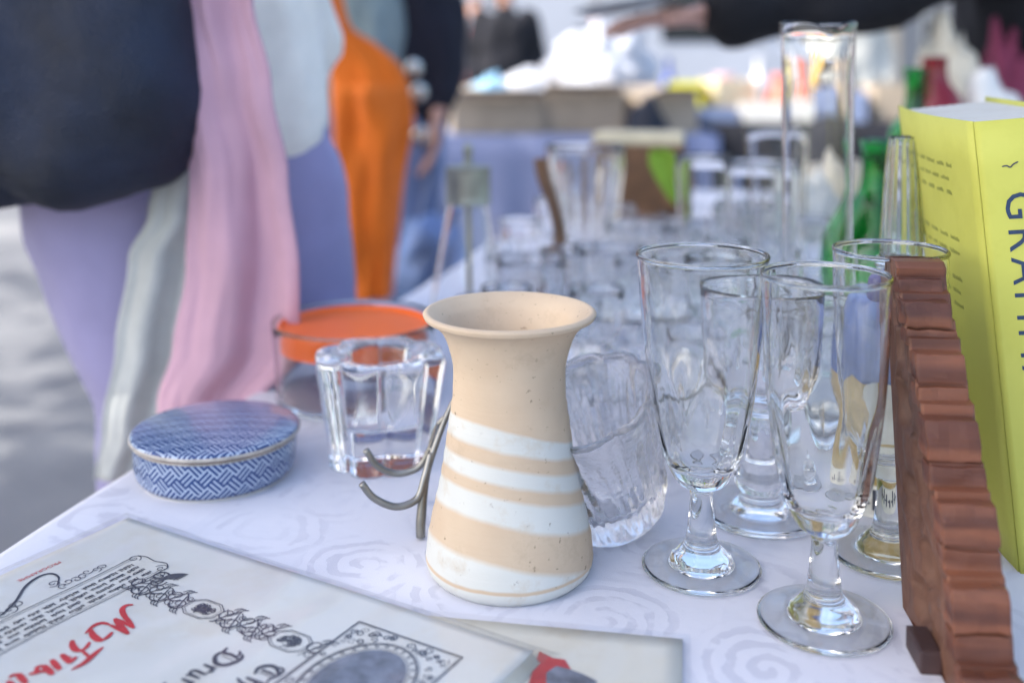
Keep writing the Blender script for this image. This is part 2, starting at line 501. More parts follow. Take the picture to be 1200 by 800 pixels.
def bevel_box(name, size, mat, parent=None, loc=None, bev=0.004, rot=None, seg=2):
    bm = bmesh.new()
    bmesh.ops.create_cube(bm, size=1)
    bmesh.ops.scale(bm, vec=size, verts=bm.verts)
    bmesh.ops.translate(bm, vec=(0, 0, size[2] / 2), verts=bm.verts)
    bmesh.ops.bevel(bm, geom=bm.edges[:], offset=bev, segments=seg, affect='EDGES', profile=0.6)
    me = bpy.data.meshes.new(name); bm.to_mesh(me); bm.free()
    me.materials.append(mat)
    o = bpy.data.objects.new(name, me); COL.objects.link(o)
    if parent: o.parent = parent
    if loc: o.location = loc
    if rot: o.rotation_euler = rot
    return o

def capsule(p0, r0, p1, r1, seg=14, rings=4):
    p0, p1 = Vector(p0), Vector(p1)
    d = (p1 - p0); L = d.length
    q = d.to_track_quat('Z', 'Y') if L > 1e-6 else Matrix.Identity(3).to_quaternion()
    prof = []
    for i in range(rings + 1):
        a = -PI / 2 + PI / 2 * i / rings
        prof.append((r0 * math.cos(a) if i else 0, r0 * math.sin(a)))
    for i in range(rings + 1):
        a = PI / 2 * i / rings
        prof.append((r1 * math.cos(a) if i < rings else 0, L + r1 * math.sin(a)))
    V, F = lathe(prof, seg)
    return [q @ Vector(v) + p0 for v in V], F

def blob(name, caps, mat, parent=None, voxel=0.012, smooth=6, folds=0.0, fscale=14.0, cut=None):
    """one continuous surface grown round a chain of tapered limbs"""
    mb = MB()
    for c in caps:
        mb.add(capsule(*c))
    o = mb.build(name, mat)
    rm = o.modifiers.new('r', 'REMESH'); rm.mode = 'VOXEL'; rm.voxel_size = voxel; rm.use_smooth_shade = True
    sm = o.modifiers.new('s', 'SMOOTH'); sm.iterations = smooth; sm.factor = 0.5
    me = baked(o); COL.objects.link(o)
    me.name = name
    o.modifiers.clear()
    old = o.data; o.data = me; bpy.data.meshes.remove(old)
    if folds:
        for v in me.vertices:
            p = v.co * fscale
            q = Vector((p.x, p.y, p.z * 0.55))
            f = abs(noise.noise(q)) * 1.6 - 0.5 + 0.4 * noise.noise(q * 2.3)
            v.co += v.normal * (folds * f)
    if not me.materials: me.materials.append(mat)
    me.polygons.foreach_set('use_smooth', [True] * len(me.polygons))
    if parent: o.parent = parent
    return o

def sheet(fn, nu, nv, name, mat, parent=None, thick=0.0, smooth=True):
    V, F = [], []
    for j in range(nv + 1):
        for i in range(nu + 1):
            V.append(Vector(fn(i / nu, j / nv)))
    for j in range(nv):
        for i in range(nu):
            a = j * (nu + 1) + i
            F.append((a, a + 1, a + nu + 2, a + nu + 1))
    o = mesh_obj(name, V, F, mat, parent, smooth)
    if thick:
        m = o.modifiers.new('solid', 'SOLIDIFY'); m.thickness = thick; m.offset = 0
        pa = o.parent; o.parent = None
        me = baked(o); COL.objects.link(o); o.parent = pa
        o.modifiers.clear(); o.data = me
        me.polygons.foreach_set('use_smooth', [True] * len(me.polygons))
    return o

def copy_tree(o, parent=None):
    c = o.copy(); COL.objects.link(c)
    if parent: c.parent = parent
    for ch in list(o.children): copy_tree(ch, c)
    return c

def text_mesh(body, size, align='LEFT', shear=0, offset=0.0, spacing=1.0):
    cu = bpy.data.curves.new('t', 'FONT')
    cu.body = body; cu.size = size; cu.align_x = align; cu.shear = shear; cu.offset = offset; cu.space_character = spacing
    cu.resolution_u = 3
    o = bpy.data.objects.new('t', cu); TMP.collection.objects.link(o)
    me = baked(o)
    V = [v.co.copy() for v in me.vertices]; F = [tuple(p.vertices) for p in me.polygons]
    bpy.data.objects.remove(o); bpy.data.curves.remove(cu); bpy.data.meshes.remove(me)
    return V, F

def ribbon(pts, wid):
    """flat stroke with a width per point, in (u, v)"""
    P = [Vector((p[0], p[1])) for p in pts]
    n = len(P)
    V, F = [], []
    for i, p in enumerate(P):
        d = (P[min(i + 1, n - 1)] - P[max(i - 1, 0)])
        d = d.normalized() if d.length > 0 else Vector((1, 0))
        nn = Vector((-d.y, d.x))
        h = (wid[i] if isinstance(wid, (list, tuple)) else wid) / 2
        V += [(p.x + nn.x * h, p.y + nn.y * h, 0), (p.x - nn.x * h, p.y - nn.y * h, 0)]
    for i in range(n - 1):
        F.append((2 * i, 2 * i + 1, 2 * i + 3, 2 * i + 2))
    return V, F

def sp2(pts, n=5):
    return [(p.x, p.y) for p in spline([(a, b, 0) for a, b in pts], n)]

def spiral(cu, cv, r0, turns, a0, sgn=1, n=22):
    return [(cu + r0 * (1 - 0.85 * i / n) * math.cos(a0 + sgn * turns * 2 * PI * i / n), cv + r0 * (1 - 0.85 * i / n) * math.sin(a0 + sgn * turns * 2 * PI * i / n)) for i in range(n + 1)]

# ------------------------------------------------------------------ ground
def ground_fn(u, v):
    return (-60 + 120 * u, -30 + 150 * v, 0.0)
g = sheet(ground_fn, 24, 30, 'ground', M['asphalt']); tag(g, kind='structure')

# ------------------------------------------------------------------ the stall table
TD = math.atan2(0.25, 1.0)             # the table runs away turned a little to the right
ud = Vector((math.sin(TD), math.cos(TD), 0)); vd = Vector((math.cos(TD), -math.sin(TD), 0))
T0 = Vector((-0.2997, 0.593, 0)) - ud * 0.42
TL, TW = 2.35, 1.02
table = empty('stall_table', T0 + ud * TL / 2 + vd * TW / 2, 'long market table under a white damask cloth covered with glassware', 'table', None, -TD)
bevel_box('table_top', (TW - 0.02, TL - 0.02, 0.022), M['boxwood'], table, (0, 0, TZ - 0.026))
for a in (-1, 1):
    for b in (-1, 1):
        mb = MB(); mb.add(tube([(a * (TW / 2 - .07), b * (TL / 2 - .09), 0), (a * (TW / 2 - .07), b * (TL / 2 - .09), TZ - .027)], .016, 10))
        mb.build('leg', M['steel'], table)
def cloth_h(p):
    q = Vector((p.x * 5, p.y * 5, 0.3))
    return 0.0
NU, NV = 70, 150
drop = 0.30
V, F = [], []
def cl(u, v):
    # u across incl. drops, v along incl. drops : in metres
    x = min(max(u, 0), TW); y = min(max(v, 0), TL)
    dx = u - x; dy = v - y
    dn = abs(dx) + abs(dy)
    p = T0 + vd * x + ud * y
    z = TZ
    if dn > 0:
        wv_ = 0.018 * math.sin((v if abs(dx) > 0 else u) * 26 + 2 * math.sin(v * 5)) * min(1, dn / 0.12)
        out = Vector((0, 0, 0))
        if dx: out += vd * (math.copysign(1, dx))
        if dy: out += ud * (math.copysign(1, dy))
        r_ = 0.012
        k_ = min(dn / r_, PI / 2)
        p += out * (r_ * math.sin(k_) + 0.02 * min(1, dn / .3) + wv_)
        z -= r_ * (1 - math.cos(k_)) + max(0, dn - r_ * PI / 2)
    return (p.x, p.y, z)
us = [-drop, -.22, -.15, -.1, -.06, -.03, -.018, -.009] + [TW * i / 60 for i in range(61)] + [TW + d for d in (.009, .018, .03, .06, .1, .15, .22, drop)]
vs = [-drop, -.22, -.15, -.1, -.06, -.03, -.018, -.009] + [TL * i / 130 for i in range(131)] + [TL + d for d in (.009, .018, .03, .06, .1, .15, .22, drop)]
for v in vs:
    for u in us:
        V.append(cl(u, v))
nu = len(us)
for j in range(len(vs) - 1):
    for i in range(nu - 1):
        a = j * nu + i
        F.append((a, a + 1, a + nu + 1, a + nu))
cloth = mesh_obj('tablecloth', V, F, M['damask'])
tag(cloth, 'white damask cloth with faint scroll pattern draped over the market table', 'tablecloth')

# ------------------------------------------------------------------ banded vase
prof = smoothprof([(0, .0015), (.03, .0012), (.0425, .0), (.0425, .0), (.0462, .0035), (.0475, .0085), (.0470, .0178), (.0437, .0343), (.0400, .0503), (.0373, .0663), (.0350, .0828), (.0328, .0988), (.0322, .1110), (.0336, .1230), (.0370, .1340), (.0430, .1415), (.0484, .1448), (.0496, .1464), (.0490, .1482), (.0470, .1486),
                   (.0430, .1462), (.0375, .1410), (.0320, .1310), (.0290, .1180), (.0285, .1000), (.0320, .0700), (.0390, .0300), (.0400, .0120), (.0300, .0060), (0, .0055)], 4)
def vmod(th, r, z, i):
    return r * (1 + 0.006 * math.sin(th * 2 + 1 + z * 30) + 0.004 * math.sin(3 * th + z * 55)) + 0.00022 * math.sin(z * 2400)
v_, f_ = lathe(prof, 96, vmod)
vase = mesh_obj('banded_vase', v_, f_, M['stoneware'], None, True, (-0.0015, 0.583, TZ))
tag(vase, 'tan and white banded stoneware vase with flared rim in the middle of the cloth', 'vase')

# ------------------------------------------------------------------ wire plate stand behind the vase
ws = empty('plate_stand', (-0.055, 0.626, TZ), 'bent grey wire plate stand with two hooks tucked behind the banded vase', 'plate stand')
def wire(name, pts, rad, flat=None, n=6):
    P = spline([(x + .055, y - .626, z) for x, y, z in pts], n)
    m = len(P)
    if isinstance(rad, (list, tuple)):
        rr = [rad[min(int(i / n), len(rad) - 1)] + (rad[min(int(i / n) + 1, len(rad) - 1)] - rad[min(int(i / n), len(rad) - 1)]) * ((i % n) / n) for i in range(m)]
    else: rr = rad
    return mesh_obj(name, *tube(P, rr, 12), M['steel'], ws)
wire('hook', [(-.0905, .612, .037), (-.083, .613, .0275), (-.070, .615, .0215), (-.058, .619, .0245), (-.0535, .623, .036), (-.050, .629, .049)], .0022)
wire('hook', [(-.0935, .650, .043), (-.086, .651, .032), (-.074, .653, .0265), (-.060, .655, .030), (-.052, .655, .043), (-.047, .654, .057)], .0022)
wire('foot_blade', [(-.0555, .618, .0015), (-.0555, .620, .012), (-.0530, .625, .036), (-.0470, .631, .054), (-.0400, .638, .071), (-.0330, .643, .084)], [.0028, .0031, .0026, .002, .0018, .0016])
wire('rear_foot', [(-.060, .668, .0015), (-.0575, .664, .015), (-.053, .657, .040), (-.047, .654, .058), (-.036, .652, .068)], [.0022, .0022, .0019, .0019, .0019])
wire('crossbar', [(-.050, .629, .050), (-.048, .641, .054), (-.047, .654, .0575)], .0019)

# ------------------------------------------------------------------ blue and white box
bx = empty('porcelain_box', (-0.209, 0.719, TZ), 'round blue and white porcelain box with fret pattern and fitted lid', 'box', None, R(8))
def uv_lathe(name, prof, mat, parent, flat=False, seg=96):
    v_, f_ = lathe(prof, seg)
    o = mesh_obj(name, v_, f_, mat, parent)
    uvl = o.data.uv_layers.new(name='UVMap')
    rmax = max(r for r, z in prof)
    for p in o.data.polygons:
        angs = [math.atan2(o.data.vertices[i].co.y, o.data.vertices[i].co.x) for i in p.vertices]
        for li, i, a in zip(p.loop_indices, p.vertices, angs):
            co = o.data.vertices[i].co
            if flat: uvl.data[li].uv = (co.x, co.y)
            else:
                if max(angs) - min(angs) > PI and a < 0: a += 2 * PI
                uvl.data[li].uv = (a * rmax, co.z)
    return o
uv_lathe('body', smoothprof([(.050, .0022), (.0525, .004), (.0548, .009), (.0557, .018), (.0558, .0270)], 5), M['fret'], bx)
mesh_obj('foot_ring', *lathe(smoothprof([(0, .001), (.046, .0), (.0485, .0), (.0508, .0023), (.0508, .0023)], 3), 64), M['porcelainwhite'], bx)
mesh_obj('body_rim', *lathe([(.0558, .0271), (.0564, .0277), (.0564, .0283), (.0553, .0287), (.05, .0287), (.05, .0270)], 96), M['rimbrown'], bx)
mesh_obj('lid_line', *lathe([(.0555, .0288), (.0568, .0289), (.0570, .0294), (.056, .0296)], 96), M['browncord'], bx)
lid = uv_lathe('lid', smoothprof([(.0578, .0322), (.0568, .0338), (.053, .0350), (.042, .0369), (.025, .0385), (.012, .0390), (0, .0391)], 5), M['fret'], bx, True)
mesh_obj('lid_rim', *lathe(smoothprof([(.056, .0297), (.0576, .0298), (.0584, .0307), (.0582, .0321), (.0574, .0325)], 4), 96), M['rimbrown'], lid)

# ------------------------------------------------------------------ goblets
def facet(n, z0, z1, amp, outer_max):
    def f(th, r, z, i):
        if i > outer_max: return r
        k = max(0, min(1, (z - z0) / 0.012)) * max(0, min(1, (z1 - z) / 0.02))
        ph = (th * n / (2 * PI)) % 1 - 0.5
        d = 1 / math.cos(ph * 2 * PI / n) if False else 1 - amp * abs(ph) * 2 + amp * 0.4
        return r * (1 + (d - 1) * k)
    return f
gob_out = [(0, .0012), (.018, .0006), (.0300, .0), (.0328, .0006), (.0338, .0018), (.0330, .0032), (.0280, .0036), (.0200, .0042), (.0178, .0058), (.0168, .0085), (.0125, .0120), (.0098, .0155), (.0084, .0215), (.0074, .030), (.0066, .040), (.0070, .0455), (.0092, .0482), (.0138, .0503), (.0183, .0580), (.0236, .0725), (.0272, .0950), (.0292, .1120), (.0306, .1300), (.0319, .1540), (.0326, .1782), (.0330, .1793), (.0331, .1803), (.0327, .1812), (.0320, .1815), (.0314, .1811), (.0311, .1802)]
gob_in = [(.0311, .1802), (.0312, .1785), (.0306, .1540), (.0292, .1300), (.0276, .1100), (.0254, .0920), (.0218, .0740), (.0165, .0630), (.0090, .0585), (0, .0575)]
gp = smoothprof(gob_out, 3); n_out = len(gp); gp = gp + smoothprof(gob_in, 3)
gv, gf = lathe(gp, 80, facet(9, .052, .118, 0.055, n_out))
def goblet(first, loc, rz, sc, label, flare=0.0):
    if first is None or flare:
        gvv = [Vector(v) for v in gv]
        for v in gvv:
            k = max(0, (v.z - .055) / .126); q = 1 + flare * k ** 1.1
            v.x *= q; v.y *= q
        o = mesh_obj('goblet', gvv, gf, M['glass_green'])
    else: o = first.copy(); COL.objects.link(o)
    o.location = loc; o.rotation_euler = (0, 0, rz); o.scale = (sc, sc, 1)
    return tag(o, label, 'goblet', 'tall pressed glass goblets at the right of the cloth')
go = goblet(None, (0.1615, 0.5255, TZ), 0.2, 1, 'tall clear goblet standing nearest the carved wooden board')
goblet(go, (0.1085, 0.582, TZ), 0.7, 1.0, 'tall clear goblet standing just right of the banded vase', .145)
goblet(go, (0.2215, 0.598, TZ), 1.1, 0.99, 'tall clear goblet half hidden by the carved board, ceramic jug behind it')

# wide-footed rummer behind
rm_ = smoothprof([(0, .001), (.02, .0006), (.036, .0), (.0385, .0012), (.0385, .003), (.036, .0042), (.024, .0052), (.015, .0085), (.013, .014), (.0165, .020), (.0165, .026), (.011, .032), (.0085, .045), (.0095, .060), (.014, .068), (.026, .075), (.034, .090), (.0375, .115), (.039, .146), (.0385, .1475), (.0375, .1475)], 3)
no = len(rm_)
rm_ += smoothprof([(.0368, .146), (.0355, .115), (.0315, .093), (.023, .081), (.010, .077), (0, .0765)], 3)
o = mesh_obj('rummer', *lathe(rm_, 72, facet(10, .066, .12, .05, no)), M['glass_pink'], None, True, (0.160, 0.655, TZ))
tag(o, 'wide footed glass rummer with rosy tint between two goblets', 'glass')

# wine glass further back, seen through the left goblet
wg_ = smoothprof([(0, .001), (.027, .0), (.029, .0012), (.026, .0026), (.010, .005), (.0058, .012), (.005, .03), (.0062, .046), (.014, .052), (.028, .066), (.0345, .09), (.035, .118), (.0338, .119)], 3)
no = len(wg_)
wg_ += smoothprof([(.0325, .118), (.032, .09), (.0255, .069), (.012, .0575), (0, .056)], 3)
wgv = lathe(wg_, 72, lambda th, r, z, i: r * (1 + (0.035 * math.sin(14 * th + z * 220) if i < no and .05 < z < .1 else 0)))
wine = mesh_obj('wine_glass', *wgv, M['glass'], None, True, (0.189, 0.919, TZ))
tag(wine, 'small cut wine glass seen through the goblet beside the vase', 'glass')

# squat tumbler behind the front goblet
tb_ = smoothprof([(0, .0015), (.022, .0), (.0235, .0012), (.0235, .0012), (.0245, .016), (.031, .045), (.0355, .08), (.0365, .106), (.0355, .107)], 3)
no = len(tb_)
tb_ += smoothprof([(.0345, .106), (.0330, .08), (.028, .045), (.021, .022), (.014, .016), (0, .0155)], 3)
tbv = lathe(tb_, 72, facet(11, .008, .085, .07, no))
tumb = mesh_obj('tumbler', *tbv, M['glass_green'], None, True, (0.238, 0.80, TZ))
tag(tumb, 'squat cut glass tumbler seen through the front goblet', 'tumbler')

# ------------------------------------------------------------------ crystal dish leaning on its edge
def star(n, amp):
    def f(th, r, z, i):
        if i > no2: return r
        return r * (1 + amp * (abs(((th * n / (2 * PI)) % 1) - 0.5) * 4 - 1) * min(1, z / .012))
    return f
M['milky'] = glass('pale_cut_crystal', (0.985, 0.987, 0.993), 0.17, 0.5, 150, 0.0014, 1.45)
cd = smoothprof([(0, .003), (.014, .001), (.020, .0), (.025, .002), (.0285, .010), (.031, .028), (.0355, .052), (.041, .074), (.044, .086), (.043, .0885)], 5)
no2 = len(cd)
cd += smoothprof([(.0385, .086), (.0345, .072), (.029, .050), (.024, .030), (.019, .018), (0, .016)], 3)
def dish_mod(th, r, z, i):
    n = 11
    lob = abs(math.cos(th * n / 2 + 2.2 * z / .088)) ** .8 - .5
    tri = abs(((th * 33 / (2 * PI) + z * 14) % 1) - .5) * 4 - 1
    if i < no2: return r * (1 + .10 * lob * min(1, z / .01) + .04 * tri * (1 if .012 < z < .07 else 0))
    return r * (1 + .05 * lob)
dish = mesh_obj('crystal_vase', *lathe(cd, 132, dish_mod), M['milky'])
dish.matrix_world = Matrix.Translation((0.0665, 0.633, TZ + 0.0075)) @ Matrix.Rotation(R(-19), 4, 'Y') @ Matrix.Rotation(R(12), 4, 'X') @ Matrix.Diagonal((1.14, 1.14, .97, 1))
tag(dish, 'small pale cut crystal vase tilted between the banded vase and the goblets', 'vase')
# second, lying dish behind it
cb = smoothprof([(0, .003), (.018, .0), (.026, .0), (.030, .003), (.043, .014), (.057, .030), (.067, .047), (.072, .056), (.0712, .0585)], 4)
no4 = len(cb)
cb += smoothprof([(.068, .057), (.062, .046), (.052, .031), (.038, .017), (.025, .009), (0, .008)], 3)
dish2 = mesh_obj('crystal_dish', *lathe(cb, 112, lambda th, r, z, i: r * (1 + (.045 * (abs(((th * 18 / (2 * PI) + z * 9) % 1) - .5) * 4 - 1) * min(1, z / .01) if i < no4 else 0))), M['crystal'], None, True, (0.088, 0.775, TZ))
tag(dish2, 'wide cut crystal dish lying behind the tilted crystal vase', 'dish')

# ------------------------------------------------------------------ glass candle holder
def oct_mod(th, r, z, i):
    if i < nt:
        ph = ((th * 8 / (2 * PI)) % 1) - 0.5
        return r * (0.86 + 0.16 * (abs(math.cos(ph * PI)) ** 0.7))
    return r
ch = smoothprof([(0, .001), (.030, .0), (.0365, .0008), (.038, .003), (.0385, .008), (.0415, .03), (.0455, .058), (.0478, .072), (.0475, .077), (.045, .0790)], 4)
nt = len(ch)
ch += smoothprof([(.036, .0788), (.029, .0780), (.0245, .075), (.0225, .055), (.020, .036), (.016, .0285), (0, .0270)], 4)
o = mesh_obj('candle_holder', *lathe(ch, 96, oct_mod), glass('thick_clear_glass', (0.995, 0.997, 0.999), 0.0, 0.06, 30), None, True, (-0.0965, 0.745, TZ))
o.rotation_euler = (0, 0, 0.2)
tag(o, 'thick fluted clear glass candle holder in front of the orange topped jar', 'candle holder')

# ------------------------------------------------------------------ orange topped glass jar
jar = empty('glass_jar', (-0.137, 0.888, TZ), 'wide clear glass jar with a bright orange top behind the candle holder', 'jar')
jp = smoothprof([(0, .001), (.060, .0), (.0655, .0012), (.0675, .005), (.0685, .030), (.0708, .066), (.0702, .0676), (.0690, .0676)], 4)
jp += smoothprof([(.0684, .066), (.0662, .030), (.0640, .009), (.058, .006), (0, .0058)], 4)
mesh_obj('jar_body', *lathe(jp, 96), M['glass'], jar)
mesh_obj('orange_top', *lathe(smoothprof([(0, .046), (.058, .046), (.0622, .047), (.0634, .050), (.0655, .0635), (.0648, .0655), (.0632, .0655), (.0618, .0635), (.0605, .0622), (.050, .0618), (0, .0615)], 3), 96), M['orange'], jar)

# ------------------------------------------------------------------ tall cylinder vase
cy_ = [(0, .002), (.024, .0), (.026, .001), (.0262, .004)] + [(.0262 + 0.0013 * max(0, (z - .2)) / .12, z) for z in (.05, .1, .15, .2, .25, .29)] + [(.0276, .310), (.0290, .3205), (.0286, .3215), (.0276, .3195), (.0266, .310)] + [(.0253, z) for z in (.28, .2, .1, .02)] + [(.022, .012), (0, .0115)]
o = mesh_obj('cylinder_vase', *lathe(cy_, 72), M['glass'], None, True, (0.2345, 0.785, TZ))
for v in o.data.vertices:                      # a pouring lip facing the camera
    th = math.atan2(v.co.y, v.co.x)
    if v.co.z > .30:
        k = math.exp(-((th + PI / 2) / 0.35) ** 2)
        v.co.z -= k * .006 * min(1, (v.co.z - .30) / .02)
        v.co.y -= k * .0035 * (v.co.z - .30) / .02
tag(o, 'tall plain glass cylinder with a small pouring lip', 'cylinder vase')

# slim ribbed vase behind the book
sl = smoothprof([(0, .001), (.021, .0), (.022, .003), (.018, .02), (.015, .06), (.0165, .150), (.0178, .1515), (.0178, .1545), (.0162, .156), (.0150, .158), (.0118, .215), (.0092, .238), (.0084, .2385)], 3)
no3 = len(sl)
sl += smoothprof([(.0078, .236), (.010, .215), (.012, .16), (.0125, .06), (.013, .02), (0, .016)], 3)
o = mesh_obj('bud_vase', *lathe(sl, 60, lambda th, r, z, i: r * (1 + (0.05 * math.cos(14 * th) if i < no3 and .015 < z else 0))), M['glass_green'], None, True, (0.268, 0.70, TZ))
tag(o, 'slim ribbed glass bud vase with a ring, standing behind the yellow book', 'vase')

# ------------------------------------------------------------------ painted ceramic jug
jug = empty('ceramic_jug', (0.246, 0.672, TZ), 'painted ceramic jug, blue shoulder over ochre belly, behind the goblets', 'jug')
mesh_obj('belly', *lathe(smoothprof([(0, .018), (.020, .018), (.026, .022), (.033, .045), (.035, .070), (.0335, .088)], 4), 48), M['glazeyellow'], jug)
mesh_obj('shoulder', *lathe(smoothprof([(.0337, .0875), (.034, .092), (.032, .115), (.027, .135), (.020, .142), (0, .143)], 4), 48), M['glazeblue'], jug)
for k, (a, rr) in enumerate(((-1.9, .017), (-.9, .015), (.7, .015))):
    V, F = lathe(smoothprof([(0, -.012), (.007, -.010), (.0095, 0), (.0075, .009), (0, .0115)], 4), 20)
    mesh_obj('knob', V, F, M['glazeviolet'], jug, True, (rr * math.cos(a), rr * math.sin(a), .147))
V, F = lathe(smoothprof([(0, .0), (.027, .0), (.0285, .002), (.0275, .017), (.024, .0195), (0, .0195)], 3), 48)
ft = mesh_obj('base_band', V, F, M['glazewhite'], jug)
mb = MB()
for k in range(9):                              # dark painted strokes round the base band
    a = -PI / 2 - 1.0 + k * 0.22
    hgt = .004 + .004 * ((k * 7) % 3)
    mb.add(boxvf(-.0011, .0011, -.0004, .0004, 0.005, .006 + hgt), Matrix.Rotation(a + PI / 2, 4, 'Z') @ Matrix.Translation((0, -.0287, 0)))
    mb.add(boxvf(-.0022, .0022, -.0004, .0004, .0085, .0095), Matrix.Rotation(a + PI / 2 + .05, 4, 'Z') @ Matrix.Translation((0, -.0289, 0)))
mb.build('painted_strokes', M['ink'], ft, False)
V, F = [], []
nn = 20
for j in range(nn + 1):
    for i in range(25):
        th = 2 * PI * i / 24; rr = j / nn
        a = -PI / 2 - 0.35 + 0.38 * rr * math.cos(th); z = .063 + .026 * rr * math.sin(th)
        rad = .0352 * (1 - ((z - .07) / .16) ** 2) + .0022
        V.append((rad * math.cos(a), rad * math.sin(a), z))
for j in range(nn):
    for i in range(24):
        a = j * 25 + i; F.append((a, a + 1, a + 26, a + 25))
mesh_obj('white_medallion', V, F, M['glazewhite'], jug)

# ------------------------------------------------------------------ carved wooden board
PH = R(5)
pdv = Vector((math.sin(PH), math.cos(PH), 0)); pnr = Vector((math.cos(PH), -math.sin(PH), 0))
WB = Vector((0.1995, 0.4455, TZ))
wb = empty('carved_board', WB, 'carved brown wooden board with stepped edge leaning beside the yellow book', 'carved board', None, -PH)
wb.scale = (1, 1, 1.06)
# near edge profile in (s along the board, z), stepped
def near_s(z): return 0.112 * (z / .172) ** 1.25
steps = []
zs = [0.0, .018, .029, .049, .059, .079, .089, .112, .121, .138, .145, .157, .164]
deep = [0, .0048, .0008, .0040, 0, .0046, .0015, .0030, -.0006, .0044, .0006, .0034, 0]
for i in range(len(zs) - 1):
    d = deep[i]
    za, zb_ = zs[i], zs[i + 1]
    sm = near_s((za + zb_) / 2)
    ea, eb = near_s(za) * .35 + sm * .65, near_s(zb_) * .35 + sm * .65
    for q in range(3):
        t_ = q / 2
        steps.append((ea + (eb - ea) * t_ + .0065, za + .0005 + (zb_ - za - .001) * t_))
outline = steps + [(.1095, .168), (.114, .1708), (.121, .1712), (.128, .169), (.132, .162)]
back = [(.128, .135), (.122, .105), (.114, .070), (.104, .035), (.094, 0)]
TH = .0262
N = len(outline)
# stitched grid : j along the near edge from foot to top, i across the board
def back_s(z): return .094 + .038 * min(1, z / .160)
ring = [Vector((s, z)) for s, z in outline]
bk = []
for s, z in outline:
    zc = min(z, .160)
    bk.append(Vector((max(back_s(zc), s + .002), zc if z < .160 else max(.158, z - .001))))
V, F = [], []
NI = 26
def carve(a, z):
    d = 0
    for (zc, ac, hz, ha, dp) in ((.128, .40, .013, .20, .007), (.102, .60, .014, .20, .008), (.080, .34, .015, .18, .008), (.058, .62, .014, .18, .008), (.038, .36, .013, .18, .008), (.018, .6, .011, .18, .007), (.150, .6, .007, .2, .005)):
        q = ((z - zc) / hz) ** 2 + ((a - ac) / ha) ** 2
        if q < 1: d = max(d, dp * (1 - q) ** 0.5)
    d += .0009 * math.sin(a * 26 + 7 * math.sin(z * 60)) + .0006
    return max(0, d) * min(1, a / .06) * min(1, (1 - a) / .06)
fine = []
for i in range(len(ring) - 1):
    m = 3 if (ring[i + 1] - ring[i]).length > .004 else 1
    for k in range(m):
        fine.append((ring[i].lerp(ring[i + 1], k / m), bk[i].lerp(bk[i + 1], k / m)))
fine.append((ring[-1], bk[-1]))
for p, q in fine:
    for i in range(NI + 1):
        a = i / NI
        c = p.lerp(q, a)
        V.append((carve(a, c.y), c.x, c.y))
nf = len(fine)
for j in range(nf - 1):
    for i in range(NI):
        a = j * (NI + 1) + i
        F.append((a, a + NI + 1, a + NI + 2, a + 1))
mesh_obj('carved_face', V, F, M['woodface'], wb)
# stepped edge, each block of the stepping a piece of its own thickness
V, F = [], []
for p, q in fine:
    V += [(0, p.x, p.y), (.0012, p.x - .0009, p.y), (TH - .0012, p.x - .0009, p.y), (TH, p.x, p.y), (TH, q.x, q.y), (0, q.x, q.y)]
for j in range(nf - 1):
    a = j * 6; b = a + 6
    for k in (0, 1, 2, 3, 4): F.append((a + k, a + k + 1, b + k + 1, b + k))
F.append((0, 5, 4, 3, 2, 1)); e_ = (nf - 1) * 6; F.append((e_, e_ + 1, e_ + 2, e_ + 3, e_ + 4, e_ + 5))
mesh_obj('stepped_edge', V, F, M['wood'], wb, False)
wr_ = random.Random(44)
zq = [-.001, .0165, .0285, .047, .058, .0765, .088, .1075, .1185, .133, .1415, .1545, .1635]
for i in range(12):                             # chunky carved blocks standing proud along the edge, no two alike
    za, zb_ = zq[i] + .0006, zq[i + 1] - .0006
    big = i % 2 == 0
    sa, sb_ = near_s(max(za, 0)), near_s(zb_)
    sm = (sa + sb_) / 2 + (-.0008 if big else .0048) + wr_.uniform(-.0008, .0008)
    sl = (sb_ - sa) / (zb_ - za)
    w0 = -.0008 + wr_.uniform(0, .0012); w1 = TH + wr_.uniform(-.0012, .0006) - (.004 * max(0, (i - 8) / 4))
    bm = bmesh.new(); bmesh.ops.create_cube(bm, size=1)
    bmesh.ops.bevel(bm, geom=bm.edges[:], offset=.07, segments=2, affect='EDGES', profile=.6)
    bmesh.ops.subdivide_edges(bm, edges=[e for e in bm.edges if e.calc_length() > .4], cuts=4, use_grid_fill=True)
    for v in bm.verts:
        a, b, c = v.co.x + .5, v.co.y + .5, v.co.z + .5
        lean = .35
        z_ = za + (zb_ - za) * c
        y_ = sm + lean * sl * (z_ - (za + zb_) / 2) + b * .013 - (.0012 * math.sin(PI * c) if big else 0)
        x_ = w0 + (w1 - w0) * a
        n_v = Vector((noise.noise(Vector((x_ * 130, y_ * 130, z_ * 130 + i))), noise.noise(Vector((x_ * 130 + 9, y_ * 130, z_ * 130))), noise.noise(Vector((x_ * 130, y_ * 130 + 5, z_ * 130)))))
        v.co = Vector((x_, y_, z_)) + n_v * .0010
    me = bpy.data.meshes.new('carved_block'); bm.to_mesh(me); bm.free(); me.materials.append(M['wood'])
    o = bpy.data.objects.new('carved_block', me); COL.objects.link(o); o.parent = wb
bevel_box('foot_block', (.0105, .024, .0105), M['ebony'], wb, (-.0042, .045, 0), .0012)

